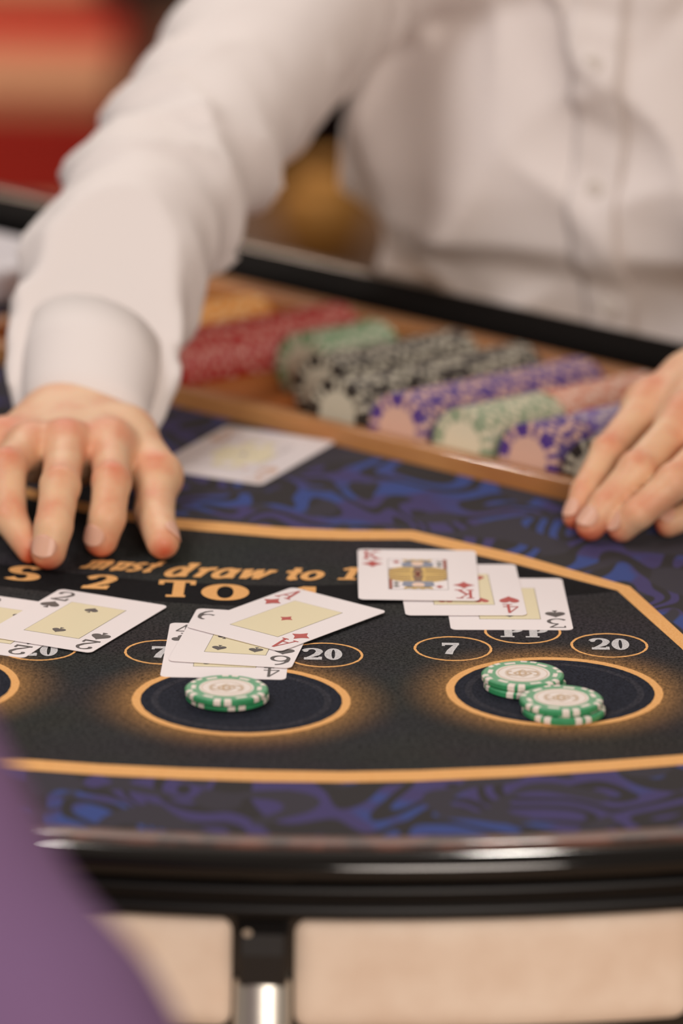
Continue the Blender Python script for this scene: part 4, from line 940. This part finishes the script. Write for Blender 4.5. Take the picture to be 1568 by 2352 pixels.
# ------------------------------------------------------------------ the player in the foreground
def playr():
    A = lambda px, py, D: CAM + ray(px, py) / np.linalg.norm(ray(px, py)) * D
    root = A(-200, 2100, 2.2)
    t = thing('person', 'player in a purple top seated close by at left, seen from behind out of focus', 'person', (root[0], root[1] - .1, 0)); o = np.array([root[0], root[1] - .1, 0.0])
    # upper arm edge runs down to the right across the frame
    D = 2.30
    e = [A(-390, 1480, D + .05), A(-300, 1800, D), A(-190, 2080, D - .02), A(10, 2420, D - .03), A(190, 2760, D - .04)]
    r = [.045, .046, .048, .056, .062]
    pr = [(e[i], e[i + 1], r[i], r[i + 1]) for i in range(4)]
    back = A(-1500, 2100, D - .04); pr += [(e[0], A(-1200, 1300, D), .05, .09), (A(-1200, 1300, D), back, .10, .14), (back, np.array([-.54, 2.0, .50]), .14, .16), (A(-400, 2300, D), A(-900, 3000, D), .07, .10)]
    PUR = mat('purple_fabric', (114, 88, 122), .9, spec=.1, bump=(60, .3, .004))
    def ex(P, d):
        n1 = vnoise(P, 14, 21); n2 = vnoise(P, 30, 22); return d - .004 * n1 - .0015 * n2
    blob('top', pr, .03, [-.80, 1.75, TZ - .52], [.05, 2.75, TZ + .45], .010, t, PUR, o, ex)
    hp = np.array([-.56, 1.98, .46]); lap = [(hp, hp + np.array([.30, .10, -.05]), .11, .085), (A(300, 2470, D - .06), A(-200, 2560, D), .030, .05)]
    blob('lap', [lap[1], (A(-200, 2560, D), hp + np.array([.1, .1, .12]), .05, .08)], .03, [-.75, 1.7, TZ - .65], [.2, 2.75, TZ + .1], .012, t, mat('violet_skirt', (84, 52, 190), .8), o)
    # legs down to the floor
    kn = hp + np.array([.02, .38, -.01]); ft = np.array([kn[0], kn[1] + .02, .08])
    blob('trousers', [(hp, kn, .12, .075), (kn, ft, .07, .05), (hp + np.array([-.16, 0, 0]), kn + np.array([-.16, 0, 0]), .12, .075), (kn + np.array([-.16, 0, 0]), ft + np.array([-.16, 0, 0]), .07, .05), (ft, ft + np.array([0, .12, -.03]), .045, .035), (ft + np.array([-.16, 0, 0]), ft + np.array([-.16, .12, -.03]), .045, .035)], .03, [-.95, 1.7, .0], [-.2, 2.75, TZ - .15], .016, t, mat('dark_trousers', (34, 30, 46), .85), o, lambda P, d: np.maximum(d, .004 - P[:, 2]))
    s = thing('stool', 'low stool beneath the player in the purple top', 'stool', (hp[0] - .08, hp[1], 0))
    top = hp[2] - .165
    lathe('seat', [(0, top - .05), (.18, top - .05), (.19, top - .03), (.18, top), (0, top + .004)], s, mat('stool_vinyl', (40, 14, 14), .4), 40)
    for k in range(4):
        a = math.pi / 4 + k * math.pi / 2; box('leg', (.13 * math.cos(a) - .012, .13 * math.sin(a) - .012, 0), (.13 * math.cos(a) + .012, .13 * math.sin(a) + .012, top - .05), s, mat('dark_wood', (36, 18, 14), .5), .002)
playr()

# ------------------------------------------------------------------ room behind, far out of focus
def GY(px, py, z=0.0):                      # where a pixel's ray meets height z (m above floor)
    d = ray(px, py); return CAM + d * ((z - CAM[2]) / d[2])
st = thing('carpeted_steps', 'red carpeted steps with wide tan edge strips far behind the dealer\'s arm', 'steps', (-.7, 7.2, 0))
RC = mat('red_carpet', (214, 74, 62), .95, spec=.1, noise=(3.5, (206, 92, 74), .35, .65)); TN_ = mat('tan_strip', (206, 148, 112), .7); RC_SHADE = mat('shaded_red_carpet', (176, 52, 44), .95, spec=.1)
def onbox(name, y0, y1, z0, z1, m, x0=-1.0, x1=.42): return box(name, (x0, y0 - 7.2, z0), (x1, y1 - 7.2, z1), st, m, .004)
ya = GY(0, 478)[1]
onbox('riser', ya, ya + .30, 0.0, .115, RC_SHADE)  # shade on this riser is painted in as a darker carpet red
onbox('tread_edge', ya + .003, ya + .22, .1152, .150, TN_); onbox('tread', ya + .222, ya + .30, .1152, .152, RC)
onbox('riser', ya + .301, ya + .55, 0.0, .180, RC)
onbox('tread_edge', ya + .304, ya + .46, .1802, .212, TN_); onbox('tread', ya + .462, ya + .62, .1802, .214, RC)
onbox('riser', ya + .621, ya + 1.4, 0.0, .33, RC); onbox('tread', ya + .70, ya + 1.4, .3302, .35, RC)
cab = thing('cabinet', 'dark maroon cabinet standing in the gap between the dealer\'s arm and chest', 'cabinet', (.08, 7.15, 0))
CM = mat('maroon_lacquer', (16, 4, 4), .7, spec=.08)
box('carcass', (-.20, 0, .03), (.32, .45, .95), cab, CM, .006); box('plinth', (-.19, .02, 0), (.31, .44, .03), cab, CM)
for k in (0, 1): box('door', (-.19 + k * .26, -.014, .06), (.055 + k * .26, -.001, .92), cab, mat('maroon_door', (18, 5, 5), .7, spec=.08), .004)
pl_ = GY(738, 632)
vase = lathe('brass_bowl', [(0, 0.0), (.030, 0.0), (.034, .006), (.052, .030), (.060, .058), (.055, .088), (.036, .104), (.030, .110), (.033, .116), (.028, .116), (.024, .108), (0, .100)], None, mat('aged_brass', (176, 128, 62), .5, metal=.5), 48, loc=(pl_[0], pl_[1], 0.0122))
tag(vase, 'round golden brass vase on the dark mat in front of the maroon cabinet', 'vase')
mt = box('floor_mat', (-.30, 6.25, .0005), (.55, 7.12, .0115), None, mat('taupe_mat', (112, 92, 78), .95, spec=.1), .003); tag(mt, 'taupe floor mat before the maroon cabinet', 'mat')
bag = box('shoulder_bag', (-.06, -.04, 0), (.10, .08, .10), None, mat('dark_leather', (34, 24, 18), .5), .02, 4); pb_ = GY(340, 15, .35); bag.location = (pb_[0], pb_[1], .3502)
tag(bag, 'small dark leather bag standing on the top red step', 'bag')
